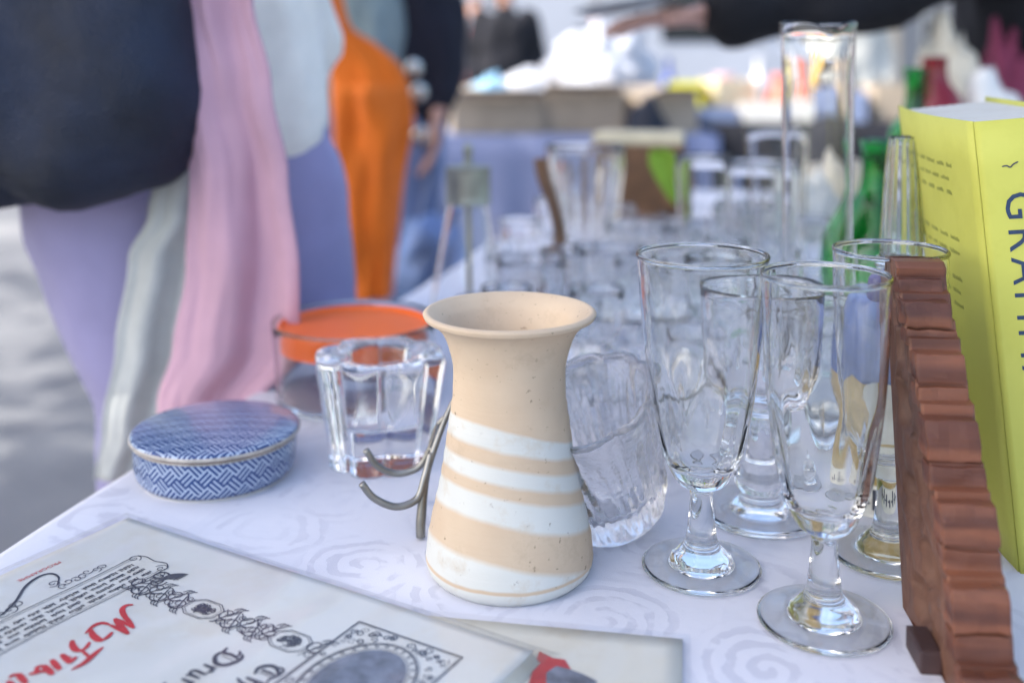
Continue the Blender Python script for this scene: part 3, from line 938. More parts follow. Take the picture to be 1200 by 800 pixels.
# ------------------------------------------------------------------ yellow book
bk_o = empty('yellow_book', (0.285, 0.60, TZ), 'thick yellow book with blue letters down its spine leaning on the carved board', 'book')
BH, BW, BT = .262, .178, .058
rotm = Matrix.Rotation(R(-7.5), 4, 'Y') @ Matrix.Rotation(R(-6), 4, 'Z')
bk_o.matrix_world = Matrix.Translation((0.2908, 0.578, TZ - 0.004)) @ Matrix.Rotation(R(-6.3), 4, 'Y') @ Matrix.Rotation(R(-8), 4, 'Z')
# local : x across the spine 0..BT, y from the spine backwards, z up
def cov(x, y): return x
def cover_sheet(u, v):     # left cover flexes inwards a little towards its free edge
    y = u * BW; z = v * BH
    return (-.0015 - .006 * math.sin(PI * u), y, z)
sheet(cover_sheet, 16, 10, 'cover', M['yellow'], bk_o, .0012)
def cover_r(u, v): return (BT + .0015, u * BW, v * BH)
sheet(cover_r, 4, 4, 'cover', M['yellow'], bk_o, .0012)
def spine_fn(u, v):
    return (-.0015 + u * (BT + .003), -.0012 - .004 * math.sin(PI * u), v * BH)
spn = sheet(spine_fn, 16, 10, 'spine', M['yellow'], bk_o, .0012)
def pg(u, v): return None
V, F = [], []
nx = 28
for j in range(9):
    yy = .002 + (BW - .008) * j / 8
    for i in range(nx + 1):
        xx = .0005 + (BT - .001) * i / nx
        fl = -.006 * math.sin(PI * (yy / BW)) * (1 - i / nx)
        dz = -.0035 * 0 + .0002 * math.sin(i * 2.1)
        V.append((xx + fl, yy, BH - .003 + dz))
off = len(V)
for v in list(V): V.append((v[0] if v[2] < 1 else v[0], v[1], .003))
for j in range(8):
    for i in range(nx):
        a = j * (nx + 1) + i
        F.append((a, a + 1, a + nx + 2, a + nx + 1))
        F.append((off + a + 1, off + a, off + a + nx + 1, off + a + nx + 2))
for i in range(nx):
    F.append((off + i, off + i + 1, i + 1, i)); a = 8 * (nx + 1) + i; F.append((a, a + 1, off + a + 1, off + a))
for j in range(8):
    a = j * (nx + 1); F.append((a, a + nx + 1, off + a + nx + 1, off + a)); a += nx; F.append((a + nx + 1, a, off + a, off + a + nx + 1))
mesh_obj('page_block', V, F, M['pages'], bk_o, False)
# title down the spine, letters turned a quarter
mb = MB(); V, F = text_mesh('GRAMMAR', .0235, spacing=1.25)
for i, v in enumerate(V):
    px, pz = v.y, -v.x
    V[i] = Vector((.0100 + px, -.0022 - .004 * math.sin(PI * (.0100 + px) / BT), BH - .040 + pz))
mb.add((V, F))
mb.build('spine_title', M['inkblue'], spn, False)
mb = MB()
for (a, b) in (((.0135, BH - .0235), (.0155, BH - .0245)),):
    bird = sp2([(.0100, BH - .0262), (.0125, BH - .0258), (.0142, BH - .0268), (.0160, BH - .0252), (.0186, BH - .0240)], 4)
    V, F = ribbon(bird, [.0003] + [.0008] * (len(bird) - 2) + [.0003])
    mb.add(([Vector((x, -.0022 - .004 * math.sin(PI * x / BT), z)) for x, z, _ in V], F))
mb.build('printed_bird', M['ink'], spn, False)
mb = MB()
rr = random.Random(3)
for blk, (z0, y0, nl) in enumerate(((BH - .030, .035, 3), (BH - .075, .030, 2), (BH - .100, .034, 3))):
    for l in range(nl):
        y = y0 + rr.uniform(0, .01)
        for wd in range(rr.randint(4, 6)):
            L = rr.uniform(.008, .018)
            for s_ in range(int(L / .0018)):
                yy = y + s_ * .0018; zz = z0 - l * .0085
                u = yy / BW; v = zz / BH
                xx = -.0015 - .006 * math.sin(PI * u) - .0008
                if yy < BW - .01: mb.add(boxvf(xx - .0001, xx, yy, yy + .0012, zz, zz + rr.choice((.0018, .0026))))
            y += L + .004
tag(mb.build('blurb_print', M['inkfaint'], bk_o, False), kind='stuff')

# ------------------------------------------------------------------ theatre programme in its sleeve
PA = Vector((-0.2399, 0.6350)); pe = Vector((0.863, -0.5052)).normalized(); pn = Vector((-pe.y, pe.x)) * -1
if pn.y > 0: pn = -pn
PZ = TZ + .0062
def ph(x, y):
    return .0006 * noise.noise(Vector((x * 9, y * 9, 1.7))) + .0008 * noise.noise(Vector((x * 4, y * 4, 5)))
def P3(u, v, dz=0.0):
    q = PA + pn * u + pe * v
    return Vector((q.x, q.y, PZ + ph(q.x, q.y) + dz))
pr = empty('theatre_programme', (0, 0, 0), 'old theatre programme with red and black lettering in a clear plastic sleeve', 'programme')
PW, PHT = .225, .290
sheet(lambda a, b: P3(a * PW, b * PHT), 40, 50, 'front_cover', M['paper'], pr, .0005)
# page layers below, visible along the top edge
for k in range(5):
    dz = -.0010 - k * .0009
    off = .0012 * (k + 1)
    sheet(lambda a, b: P3(.0015 + a * (PW - .003), .002 + b * (PHT - .002 + off * .9), dz), 10, 14, 'page', M['cream'], pr, .0006)
sheet(lambda a, b: P3(-.012 + a * (PW + .02), -.016 + b * (PHT + .026), .0016 + .0007 * noise.noise(Vector((a * 7, b * 5, 3))) - .004 * (1 if False else 0)) - Vector((0, 0, .0062 * max(0, max(.012 / .245 - a, 0) / (.012 / .245), max(.014 / .316 - b, 0) / (.014 / .316)))), 60, 60, 'plastic_sleeve', M['film'], pr)
def put(VF, du=0, dv=0, dz=.0006):
    V, F = VF
    return [P3(v[0] + du, v[1] + dv, dz) for v in V], F
# text() gives +x reading, +y up : reading = u, up = v
def text_part(name, body, size, u, v, mat, **kw):
    mb = MB(); mb.add(put(text_mesh(body, size, **kw), u, v)); return mb.build(name, mat, pr, False)
text_part('red_line', 'PROGRAMME', .0042, .0585, .0135, M['inkred'], spacing=1.05)
# scroll banner with lines of small print
mb = MB()
for v0, w_ in ((.0455, .0005), (.0475, .0003), (.0725, .0005), (.0708, .0003)):
    mb.add(put(ribbon([(.034 + i * .006, v0 + .0006 * math.sin(i * .4)) for i in range(26)], w_)))
rr = random.Random(11)
for l in range(4):
    u = .040
    while u < .185:
        L = rr.uniform(.006, .013)
        for s_ in range(int(L / .0013)):
            uu = u + s_ * .0013; vv = .0515 + l * .0050
            hh = rr.choice((.0020, .0020, .0030))
            mb.add(put(ribbon([(uu, vv), (uu + .0002, vv + hh)], .0007)))
            if rr.random() < .7: mb.add(put(ribbon([(uu, vv + rr.choice((0, .0018))), (uu + .0012, vv + rr.choice((0, .0018)))], .0005)))
        u += L + .0017
for (cu, cv, r_, a0, sg) in ((.0345, .0478, .0040, 1.6, 1), (.0345, .0700, .0042, -1.5, -1), (.0395, .0745, .0035, 0, 1)):
    mb.add(put(ribbon(sp2(spiral(cu, cv, r_, 1.4, a0, sg), 2), .0005)))
mb.add(put(ribbon(sp2([(.031, .0465), (.0295, .052), (.0305, .060), (.0290, .0675), (.032, .0725), (.0345, .0725)], 5), .0006)))
mb.build('scroll_banner', M['ink'], pr, False)
mb = MB()
# swash and leaf ornaments along the foot of the page
sw = sp2([(.0765, .0370), (.0705, .0300), (.0700, .0225), (.0760, .0200), (.0860, .0235), (.0980, .0330), (.1080, .0385), (.1180, .0400)], 8)
mb.add(put(ribbon(sw, [.0006 + .0012 * math.sin(PI * i / (len(sw) - 1)) for i in range(len(sw))])))
mb.add(put(ribbon(sp2(spiral(.0765, .0335, .0040, 1.3, 0.5), 2), .0006)))
for k in range(7):
    cu = .050 + .0042 * k; cv = .0405 + .0008 * math.sin(k * 2)
    mb.add(put(ribbon(sp2(spiral(cu, cv - .001 * (k % 3), .0031, 1.1, k * 1.3, 1 if k % 2 else -1, 12), 2), [.0004 + .0003 * (i % 5) / 4 for i in range(25)])))
for k in range(9):
    cu = .100 + .005 * k; cv = .0370 + .0020 * math.sin(k)
    mb.add(put(ribbon(sp2(spiral(cu, cv, .0042, 1.2, k * 1.1, 1 if k % 2 else -1, 14), 2), .0006)))
mb.build('foot_ornament', M['ink'], pr, False)
# left border : scrolls and octagon medallions
mb = MB()
def oct_(cu, cv, hu, hv, w_):
    pts = [(cu - hu, cv - hv * .5), (cu - hu * .5, cv - hv), (cu + hu * .5, cv - hv), (cu + hu, cv - hv * .5), (cu + hu, cv + hv * .5), (cu + hu * .5, cv + hv), (cu - hu * .5, cv + hv), (cu - hu, cv + hv * .5)]
    for i in range(8): mb.add(put(ribbon([pts[i], pts[(i + 1) % 8]], w_)))
rr = random.Random(5)
for (cu, cv) in ((.0535, .1235), (.0535, .1835)):
    oct_(cu, cv, .0078, .0112, .0005); oct_(cu, cv, .0067, .0098, .0003)
    for k in range(60):
        a = rr.uniform(0, 6.28); q = rr.uniform(0, 1) ** .6 * .85
        mb.add(put(ribbon(sp2(spiral(cu + .0052 * q * math.cos(a), cv + .0076 * q * math.sin(a), rr.uniform(.0009, .002), .8, a * 2, rr.choice((1, -1)), 8), 2), rr.uniform(.0003, .0008))))
for q in (-1, 1):
    for (va, vb) in ((.0700, .1118), (.1350, .1718)):
        mb.add(put(ribbon([(.0535 + q * .0046 + .0022 * math.sin(i * .55 + q), va + (vb - va) * i / 40) for i in range(41)], [.0003 + .0005 * abs(math.sin(i * .3)) for i in range(41)])))
def scrolls(v0, v1, n):
    for k in range(n):
        v = v0 + (v1 - v0) * (k + .5) / n; sg = 1 if k % 2 else -1
        st_ = (v1 - v0) / n
        mb.add(put(ribbon(sp2(spiral(.0535 + sg * .0026, v, .0055, 1.35, -1.2 * sg, sg, 16), 2), [.0009 - .0005 * i / 33 for i in range(33)])))
        mb.add(put(ribbon(sp2(spiral(.0535 - sg * .004, v + st_ * .3, .0030, 1.1, 1.5 * sg, -sg, 12), 2), .0005)))
        mb.add(put(ribbon(sp2([(.0535 - sg * .0075, v - st_ * .4), (.0535 - sg * .002, v - st_ * .1), (.0535 + sg * .006, v + st_ * .35), (.0535 + sg * .0075, v + st_ * .6)], 4), [.0004] * 3 + [.0008] * 7 + [.0004] * 3)))
        for q in range(3):
            mb.add(put(ribbon(sp2([(.0535 + sg * .007, v + .002 * q), (.0535 + sg * .0095, v + .001 + .002 * q), (.0535 + sg * .0105, v + .003 + .002 * q)], 3), .0006)))
scrolls(.0690, .1120, 6); scrolls(.1350, .1720, 5); scrolls(.1945, .2010, 1)
scrolls(.1995, .2010, 0)
# heavy scroll where the border meets the banner
for (cu, cv, r_, a0, sg, w_) in ((.0410, .0765, .0062, 0, 1, .0011), (.0455, .0805, .0050, 2, -1, .0009), (.0385, .0835, .0032, 1, 1, .0008)):
    mb.add(put(ribbon(sp2(spiral(cu, cv, r_, 1.6, a0, sg), 2), w_)))
for q in range(6):
    mb.add(put(ribbon(sp2([(.038 + .0016 * q, .079), (.034 + .001 * q, .0835), (.0315 + .0014 * q, .0885)], 4), [.0004 + .0012 * math.sin(PI * i / 8) for i in range(9)])))
mb.build('border_ornament', M['ink'], pr, False)
# the red hand-lettered title, in strokes of varying width (x reading, y up)
def letters(strokes, sx, sy, u, v, name, mat, shear=0.0):
    mb = MB()
    for pts, wd in strokes:
        P = sp2([(x * sx + shear * y * sy, y * sy) for x, y in pts], 5)
        n = len(P)
        W = [wd[0] + (wd[1] - wd[0]) * math.sin(PI * min(1, i / (n - 1))) ** 0.8 for i in range(n)]
        mb.add(put(ribbon(P, W), u, v))
    return mb.build(name, mat, pr, False)
T_MY = [([(0.0692, 0.0892), (0.0713, 0.0866), (0.0751, 0.0879), (0.0789, 0.0943), (0.0815, 0.1016), (0.0842, 0.108)], (0.001, 0.003)), ([(0.0842, 0.108), (0.0833, 0.0995), (0.083, 0.0921)], (0.001, 0.0022)), ([(0.083, 0.0921), (0.0863, 0.1004), (0.0893, 0.1101)], (0.0016, 0.0034)), ([(0.0893, 0.1101), (0.0886, 0.1023), (0.0884, 0.0954)], (0.0012, 0.0024)), ([(0.0884, 0.0954), (0.089, 0.0906), (0.093, 0.0889), (0.1001, 0.0916)], (0.0007, 0.0026)), ([(0.0963, 0.0909), (0.0991, 0.0964), (0.1001, 0.1021), (0.0991, 0.1039)], (0.0014, 0.0038)), ([(0.0991, 0.1039), (0.0958, 0.1034), (0.0921, 0.1017)], (0.0012, 0.0024))]
T_FAIR = [([(0.1071, 0.0911), (0.1099, 0.0953), (0.1116, 0.1004), (0.1101, 0.103)], (0.0014, 0.0034)), ([(0.1101, 0.103), (0.1071, 0.1021), (0.1036, 0.0997)], (0.0008, 0.0022)), ([(0.1031, 0.109), (0.1095, 0.1106), (0.1167, 0.1127), (0.1231, 0.1123)], (0.0007, 0.0032)), ([(0.1103, 0.1018), (0.1114, 0.1075), (0.1123, 0.11)], (0.001, 0.0018)), ([(0.1174, 0.0972), (0.1185, 0.1018), (0.1201, 0.1073)], (0.0016, 0.0032)), ([(0.1151, 0.1052), (0.1175, 0.106), (0.1201, 0.1073)], (0.001, 0.0024)), ([(0.1198, 0.1036), (0.1175, 0.1028), (0.1163, 0.1031)], (0.001, 0.0016)), ([(0.1227, 0.0971), (0.1243, 0.1024), (0.1258, 0.1078)], (0.0018, 0.0032)), ([(0.1276, 0.0979), (0.1287, 0.1028), (0.13, 0.1083)], (0.0018, 0.0034)), ([(0.1276, 0.0979), (0.1298, 0.0969), (0.1318, 0.0998), (0.13, 0.1037)], (0.001, 0.0022)), ([(0.1303, 0.1017), (0.1329, 0.1004), (0.1354, 0.0985)], (0.001, 0.0028))]
T_LADY = [([(0.1378, 0.0936), (0.1389, 0.0981), (0.1405, 0.1041)], (0.0018, 0.0034)), ([(0.1378, 0.0936), (0.1399, 0.093), (0.1418, 0.0936)], (0.001, 0.0024)), ([(0.1437, 0.095), (0.1444, 0.0989), (0.1456, 0.1035)], (0.0016, 0.0032)), ([(0.1436, 0.1033), (0.1447, 0.1036), (0.1459, 0.1039)], (0.001, 0.0024))]
for strokes_ in (T_MY, T_FAIR, T_LADY):
    letters(strokes_, 1, 1, 0, 0, 'title_word', M['inkred'])
# black-letter heading : broken strokes
def bl(strokes, s, u, v, name):
    mb = MB()
    for pts, wd in strokes:
        P = sp2([(x * s, y * s) for x, y in pts], 4); n = len(P)
        mb.add(put(ribbon(P, [wd[0] + (wd[1] - wd[0]) * math.sin(PI * i / (n - 1)) ** .5 for i in range(n)]), u, v))
    return mb.build(name, M['ink'], pr, False)
def bl_T(x): return [([(x + .0, .62), (x + .05, .9), (x + .35, .98), (x + .75, .86), (x + .95, .95)], (.0004, .0014)), ([(x + .38, .95), (x + .12, .65), (x + .10, .30), (x + .40, .02), (x + .78, .18)], (.0005, .0024)), ([(x + .46, .86), (x + .44, .5), (x + .46, .2)], (.0010, .0016)), ([(x + .62, .84), (x + .60, .5), (x + .62, .22)], (.0003, .0005))]
def bl_h(x): return [([(x, 1.05), (x + .02, .5), (x + .02, .05)], (.0010, .0020)), ([(x + .02, .50), (x + .25, .66), (x + .36, .45), (x + .33, .1), (x + .20, -.20)], (.0006, .0020))]
def bl_e(x): return [([(x + .02, .12), (x, .45), (x + .18, .66), (x + .34, .50), (x + .06, .34)], (.0006, .0016)), ([(x + .02, .20), (x + .16, .0), (x + .34, .12)], (.0006, .0018))]
def bl_a(x): return [([(x + .05, .58), (x + .28, .62), (x + .30, .1), (x + .42, .02)], (.0006, .0019)), ([(x + .28, .36), (x + .04, .28), (x + .10, .02), (x + .28, .14)], (.0005, .0015))]
def bl_t(x): return [([(x + .12, .92), (x + .12, .2), (x + .22, .0), (x + .34, .1)], (.0008, .0019)), ([(x, .62), (x + .32, .62)], (.0006, .0010))]
def bl_r(x): return [([(x, .60), (x + .1, .5), (x + .1, .05)], (.0008, .0020)), ([(x + .1, .46), (x + .26, .66), (x + .36, .52)], (.0005, .0018))]
def bl_u(x): return [([(x, .62), (x + .08, .5), (x + .08, .12), (x + .22, .0), (x + .36, .15)], (.0006, .0019)), ([(x + .36, .62), (x + .36, .15), (x + .48, .02)], (.0007, .0019))]
def bl_y(x): return [([(x, .62), (x + .08, .2), (x + .32, .08)], (.0006, .0019)), ([(x + .34, .62), (x + .34, .0), (x + .1, -.30)], (.0006, .0018))]
def bl_D(x): return [([(x + .0, .85), (x + .3, 1.0), (x + .80, .80), (x + .90, .40), (x + .55, .02), (x + .1, .10)], (.0005, .0024)), ([(x + .30, .92), (x + .22, .5), (x + .26, .12), (x - .05, .0)], (.0006, .0020)), ([(x + .46, .84), (x + .44, .2)], (.0003, .0005)), ([(x - .12, .55), (x + .05, .75), (x + .25, .72)], (.0004, .0014))]
bl(bl_T(0) + bl_h(1.05) + bl_e(1.55) + bl_a(2.0) + bl_t(2.5) + bl_r(2.95) + bl_e(3.4), .0128, .0725, .1860, 'blackletter_line')
bl(bl_D(0) + bl_r(1.08) + bl_u(1.52) + bl_r(2.10) + bl_y(2.55), .0128, .0735, .1610, 'blackletter_line')
# portrait plate with filigree frame
pu0, pu1, pv0, pv1 = .0225, .1060, .2015, .2640
mb = MB()
for d, w_ in ((0, .0008), (.0012, .0003)):
    q = [(pu0 + d, pv0 + d), (pu1 - d, pv0 + d), (pu1 - d, pv1 - d), (pu0 + d, pv1 - d)]
    for i in range(4): mb.add(put(ribbon([q[i], q[(i + 1) % 4]], w_)))
cu, cv = (pu0 + pu1) / 2, (pv0 + pv1) / 2
def ell(a, b, w_):
    mb.add(put(ribbon([(cu + a * math.cos(2 * PI * i / 48), cv + b * math.sin(2 * PI * i / 48)) for i in range(49)], w_)))
ell(.0330, .0250, .0009); ell(.0290, .0215, .0004); ell(.0342, .0262, .0003)
rr = random.Random(21)
for k in range(240):
    u = rr.uniform(pu0 + .003, pu1 - .003); v = rr.uniform(pv0 + .003, pv1 - .003)
    q = math.hypot((u - cu) * .76, v - cv)
    if q < .0275: continue
    mb.add(put(ribbon(sp2(spiral(u, v, rr.uniform(.0014, .0030), 1.2, rr.uniform(0, 6), rr.choice((1, -1)), 9), 2), rr.uniform(.0003, .0007))))
for k in range(30):
    a = 2 * PI * k / 30
    mb.add(put(ribbon(sp2(spiral(cu + .0311 * math.cos(a), cv + .0233 * math.sin(a), .0013, 1.2, a, 1, 8), 2), .0004)))
mb.build('portrait_frame', M['ink'], pr, False)
V, F = [(cu, cv, 0)], []
for i in range(48): V.append((cu + .0280 * math.cos(2 * PI * i / 48), cv + .0205 * math.sin(2 * PI * i / 48), 0))
for i in range(48): F.append((0, 1 + i, 1 + (i + 1) % 48))
mb = MB(); mb.add(put((V, F), 0, 0, .0005)); po = mb.build('portrait_oval', M['inkgrey'], pr, False)

# second programme below
p2 = empty('cream_programme', (0, 0, 0), 'cream booklet in a plastic sleeve lying under the theatre programme', 'programme')
C2 = Vector((0.0852, 0.5064)); a2 = Vector((-0.985, 0.168)).normalized(); b2_ = Vector((-a2.y, a2.x))
if b2_.y > 0: b2_ = -b2_
def Q3(u, v, dz=0):
    q = C2 + a2 * u + b2_ * v
    return Vector((q.x, q.y, TZ + .0012 + dz + .0004 * noise.noise(Vector((q.x * 8, q.y * 8, 9)))))
sheet(lambda a, b: Q3(a * .20, b * .26), 20, 24, 'back_cover', M['cream'], p2, .0012)
sheet(lambda a, b: Q3(-.004 + a * .215, -.004 + b * .27, .0012), 20, 24, 'plastic_sleeve', M['film'], p2)
mb = MB()
def Qp(pts, dz=.0010): return [Q3(u, v, dz) for u, v in pts]
pts = [(0.069, 0.023), (0.0617, 0.0276), (0.0558, 0.028), (0.0505, 0.0384), (0.0565, 0.0462), (0.0633, 0.0513), (0.0703, 0.0525)]
mesh_obj('red_emblem', Qp([(sum(p[0] for p in pts) / len(pts), sum(p[1] for p in pts) / len(pts))] + pts), [(0, 1 + i, 1 + (i + 1) % len(pts)) for i in range(len(pts))], M['redcard'], p2, False)
pts = [(0.0632, 0.0405), (0.0592, 0.0343), (0.0524, 0.0359), (0.0457, 0.0389), (0.0389, 0.0432), (0.0419, 0.0535), (0.061, 0.0568)]
mesh_obj('dark_emblem', Qp([(sum(p[0] for p in pts) / len(pts), sum(p[1] for p in pts) / len(pts))] + pts, .0013), [(0, 1 + i, 1 + (i + 1) % len(pts)) for i in range(len(pts))], M['inkgrey'], p2, False)

# ------------------------------------------------------------------ glassware and oddments further along the table
def on_table(x, y): return (x, y, TZ)
# bottle with a metal cap
ob = empty('capped_bottle', on_table(-0.050, 1.16), 'conical glass oil bottle with a dull metal cap and spike', 'bottle')
pp = smoothprof([(0, .001), (.040, .0), (.043, .003), (.041, .03), (.032, .08), (.0235, .128), (.0225, .136), (.021, .136)], 3) + smoothprof([(.0212, .130), (.0308, .08), (.0395, .03), (.038, .007), (0, .006)], 3)
mesh_obj('bottle_body', *lathe(pp, 48), M['glass'], ob)
mesh_obj('metal_cap', *lathe(smoothprof([(0, .132), (.024, .132), (.0252, .134), (.0252, .134), (.0252, .170), (.0245, .174), (.012, .176), (.006, .178), (.0045, .186), (.006, .192), (.0035, .200), (0, .202)], 3), 40), M['brass_grey'], ob)
mesh_obj('dip_tube', *tube([(.002, 0, .012), (0, 0, .131)], .003, 10), plain('amber_tube', (182, 160, 96), 0.4), ob)

def cutmod(n, amp, z0, z1, nout, tw=0):
    return lambda th, r, z, i: r * (1 + (amp * (abs(((th * n / (2 * PI) + z * tw) % 1) - .5) * 4 - 1) if i < nout and z0 < z < z1 else 0))
def cutglass(name, outer, inner, mat, n, amp, z0, z1, tw=0, seg=72):
    a = smoothprof(outer, 3); no_ = len(a)
    return lathe(a + smoothprof(inner, 3), seg, cutmod(n, amp, z0, z1, no_, tw))
# big cut vase
o = mesh_obj('cut_vase', *cutglass('v', [(0, .001), (.034, .0), (.036, .003), (.036, .02), (.042, .07), (.050, .14), (.054, .178), (.0535, .181)], [(.050, .179), (.045, .14), (.036, .07), (.030, .022), (0, .02)], M['crystal'], 16, .05, .01, .165), M['crystal'], None, True, on_table(.100, 1.40))
tag(o, 'large cut glass vase with flared mouth beside the wooden box', 'vase')
wbx = empty('wooden_box', on_table(.215, 1.72), 'brown wooden box with a cream card on its lid among the glassware', 'box', None, R(-12))
bevel_box('box_body', (.15, .12, .16), M['boxwood'], wbx, (0, 0, 0), .004)
bevel_box('lid_card', (.146, .116, .018), M['creamtop'], wbx, (0, 0, .1605), .003)
# bent wooden handle
o = mesh_obj('curved_stick', *tube(spline([(.065, 1.22, TZ + .010), (.045, 1.225, TZ + .020), (.058, 1.24, TZ + .075), (.052, 1.25, TZ + .115), (.040, 1.26, TZ + .150), (.035, 1.262, TZ + .175)], 6), [.010] * 7 + [.008] * 14 + [.009] * 10, 10), M['boxwood'])
tag(o, 'curved brown wooden stick standing up among the small glasses', 'stick')
# green leaf
def leaf_fn(u, v):
    wd = .022 * math.sin(PI * min(1, u * .96 + .02)) ** .8
    return (.205 + .040 * u + (v - .5) * wd * 2 * .8, 1.50 + .01 * math.sin(v * 3), TZ + .165 - .085 * u + .02 * math.sin(u * 3) + (v - .5) * wd)
o = sheet(leaf_fn, 12, 6, 'felt_leaf', M['leafgreen'], None, .002)
st = mesh_obj('stalk', *tube(spline([(.245, 1.502, TZ + .085), (.250, 1.503, TZ + .04), (.252, 1.505, TZ + .001)], 4), .002, 8), M['leafgreen'])
st.parent = o
tag(o, 'lime green leaf shaped ornament standing by the wooden box', 'ornament')

# straight tall glasses
tg = cutglass('g', [(0, .001), (.026, .0), (.0285, .002), (.029, .012), (.031, .06), (.0335, .12), (.036, .178), (.0352, .180)], [(.0340, .178), (.0315, .12), (.029, .06), (.026, .014), (0, .012)], None, 12, .03, .008, .08)
o = mesh_obj('tall_glass', *tg, M['glass'], None, True, on_table(.228, 1.22)); o.scale = (.92, .92, 1.0)
tag(o, 'narrow straight drinking glass left of the glass cylinder', 'glass', 'straight tall drinking glasses')
o2 = o.copy(); COL.objects.link(o2); o2.location = on_table(.292, 1.20); o2.scale = (1.18, 1.18, .98)
tag(o2, 'wide straight drinking glass seen beside and through the cylinder', 'glass', 'straight tall drinking glasses')
o3 = o.copy(); COL.objects.link(o3); o3.location = on_table(.350, 1.36); o3.scale = (1.1, 1.1, 1.12)
tag(o3, 'tall drinking glass between the cylinder and the green flask', 'glass', 'straight tall drinking glasses')

# small cut glasses in rows
liq = cutglass('l', [(0, .001), (.021, .0), (.0225, .001), (.020, .0025), (.007, .005), (.0045, .014), (.0045, .032), (.010, .038), (.021, .055), (.0235, .085), (.0228, .0865)], [(.0216, .085), (.019, .057), (.008, .043), (0, .041)], None, 12, .05, .034, .07)
shot = cutglass('s', [(0, .001), (.018, .0), (.0195, .0015), (.0195, .010), (.0235, .035), (.027, .062), (.0262, .063)], [(.0248, .062), (.021, .035), (.016, .014), (0, .0125)], None, 10, .07, .004, .05)
bowl = cutglass('b', [(0, .001), (.022, .0), (.026, .002), (.040, .016), (.052, .034), (.058, .050), (.057, .0515)], [(.0545, .050), (.047, .034), (.035, .018), (.022, .009), (0, .008)], None, 18, .06, .003, .046, 14)
oldf = cutglass('o', [(0, .001), (.030, .0), (.033, .002), (.0345, .02), (.0375, .06), (.0395, .088), (.0385, .0895)], [(.037, .088), (.034, .06), (.030, .022), (.026, .015), (0, .0135)], None, 14, .06, .004, .06, 10)
kinds = {'liqueur_glass': (liq, 'glass'), 'shot_glass': (shot, 'glass'), 'glass_bowl': (bowl, 'bowl'), 'cut_tumbler': (oldf, 'tumbler')}
protos = {}
spots = [
 ('glass_bowl', .030, .835, 1.0, 'small cut glass bowl nearest behind the banded vase'),
 ('glass_bowl', .115, .985, 1.15, 'wide cut glass bowl behind the left goblet'),
 ('glass_bowl', .035, 1.32, 1.1, 'cut glass bowl in the blurred middle of the table'),
 ('cut_tumbler', .105, 1.12, 1.0, 'cut tumbler standing in front of the cut glass vase'),
 ('cut_tumbler', .175, 1.10, 1.0, 'cut tumbler just left of the narrow drinking glass'),
 ('cut_tumbler', .020, 1.08, .95, 'cut tumbler beside the metal capped bottle'),
 ('cut_tumbler', .155, 1.28, 1.0, 'cut tumbler between the cut vase and drinking glasses'),
 ('cut_tumbler', .330, 1.42, 1.1, 'cut tumbler far back behind the glass cylinder'),
 ('shot_glass', -.028, .985, 1.0, 'shot glass close behind the rim of the vase'),
 ('shot_glass', .055, .965, 1.0, 'shot glass right of the vase rim'),
 ('shot_glass', .150, .86, 1.0, 'shot glass between the goblets and the crystal dish'),
 ('shot_glass', -.005, 1.21, 1.0, 'shot glass right of the metal capped bottle'),
 ('shot_glass', .300, .98, 1.0, 'shot glass behind the painted ceramic jug'),
 ('liqueur_glass', -.005, .93, 1.0, 'stemmed liqueur glass straight behind the vase'),
 ('liqueur_glass', .075, .905, 1.05, 'stemmed liqueur glass behind the crystal dish'),
 ('liqueur_glass', .055, 1.10, 1.05, 'stemmed liqueur glass below the cut vase'),
 ('liqueur_glass', .130, 1.045, 1.05, 'stemmed liqueur glass behind the wide bowl'),
 ('liqueur_glass', .215, 1.02, 1.05, 'stemmed liqueur glass below the narrow drinking glass'),
 ('liqueur_glass', .270, 1.07, 1.1, 'stemmed liqueur glass below the wide drinking glass'),
 ('liqueur_glass', .060, 1.46, 1.15, 'stemmed liqueur glass left of the big cut vase'),
 ('shot_glass', .010, 1.46, 1.1, 'shot glass farthest back near the table edge'),
 ('glass_bowl', .30, 1.60, 1.2, 'cut glass bowl far back right of the wooden box'),
]
for i, (kd, x, y, sc, lab) in enumerate(spots):
    vf, cat = kinds[kd]
    if kd in protos: o = protos[kd].copy(); COL.objects.link(o)
    else: o = protos[kd] = mesh_obj(kd, *vf, M['crystal'] if kd == 'glass_bowl' else (M['glass'] if kd == 'liqueur_glass' else M['haze_glass']))
    o.location = on_table(x, y); o.scale = (sc, sc, sc); o.rotation_euler = (0, 0, i * .7)
    tag(o, lab, cat, 'small cut glasses crowded along the table')

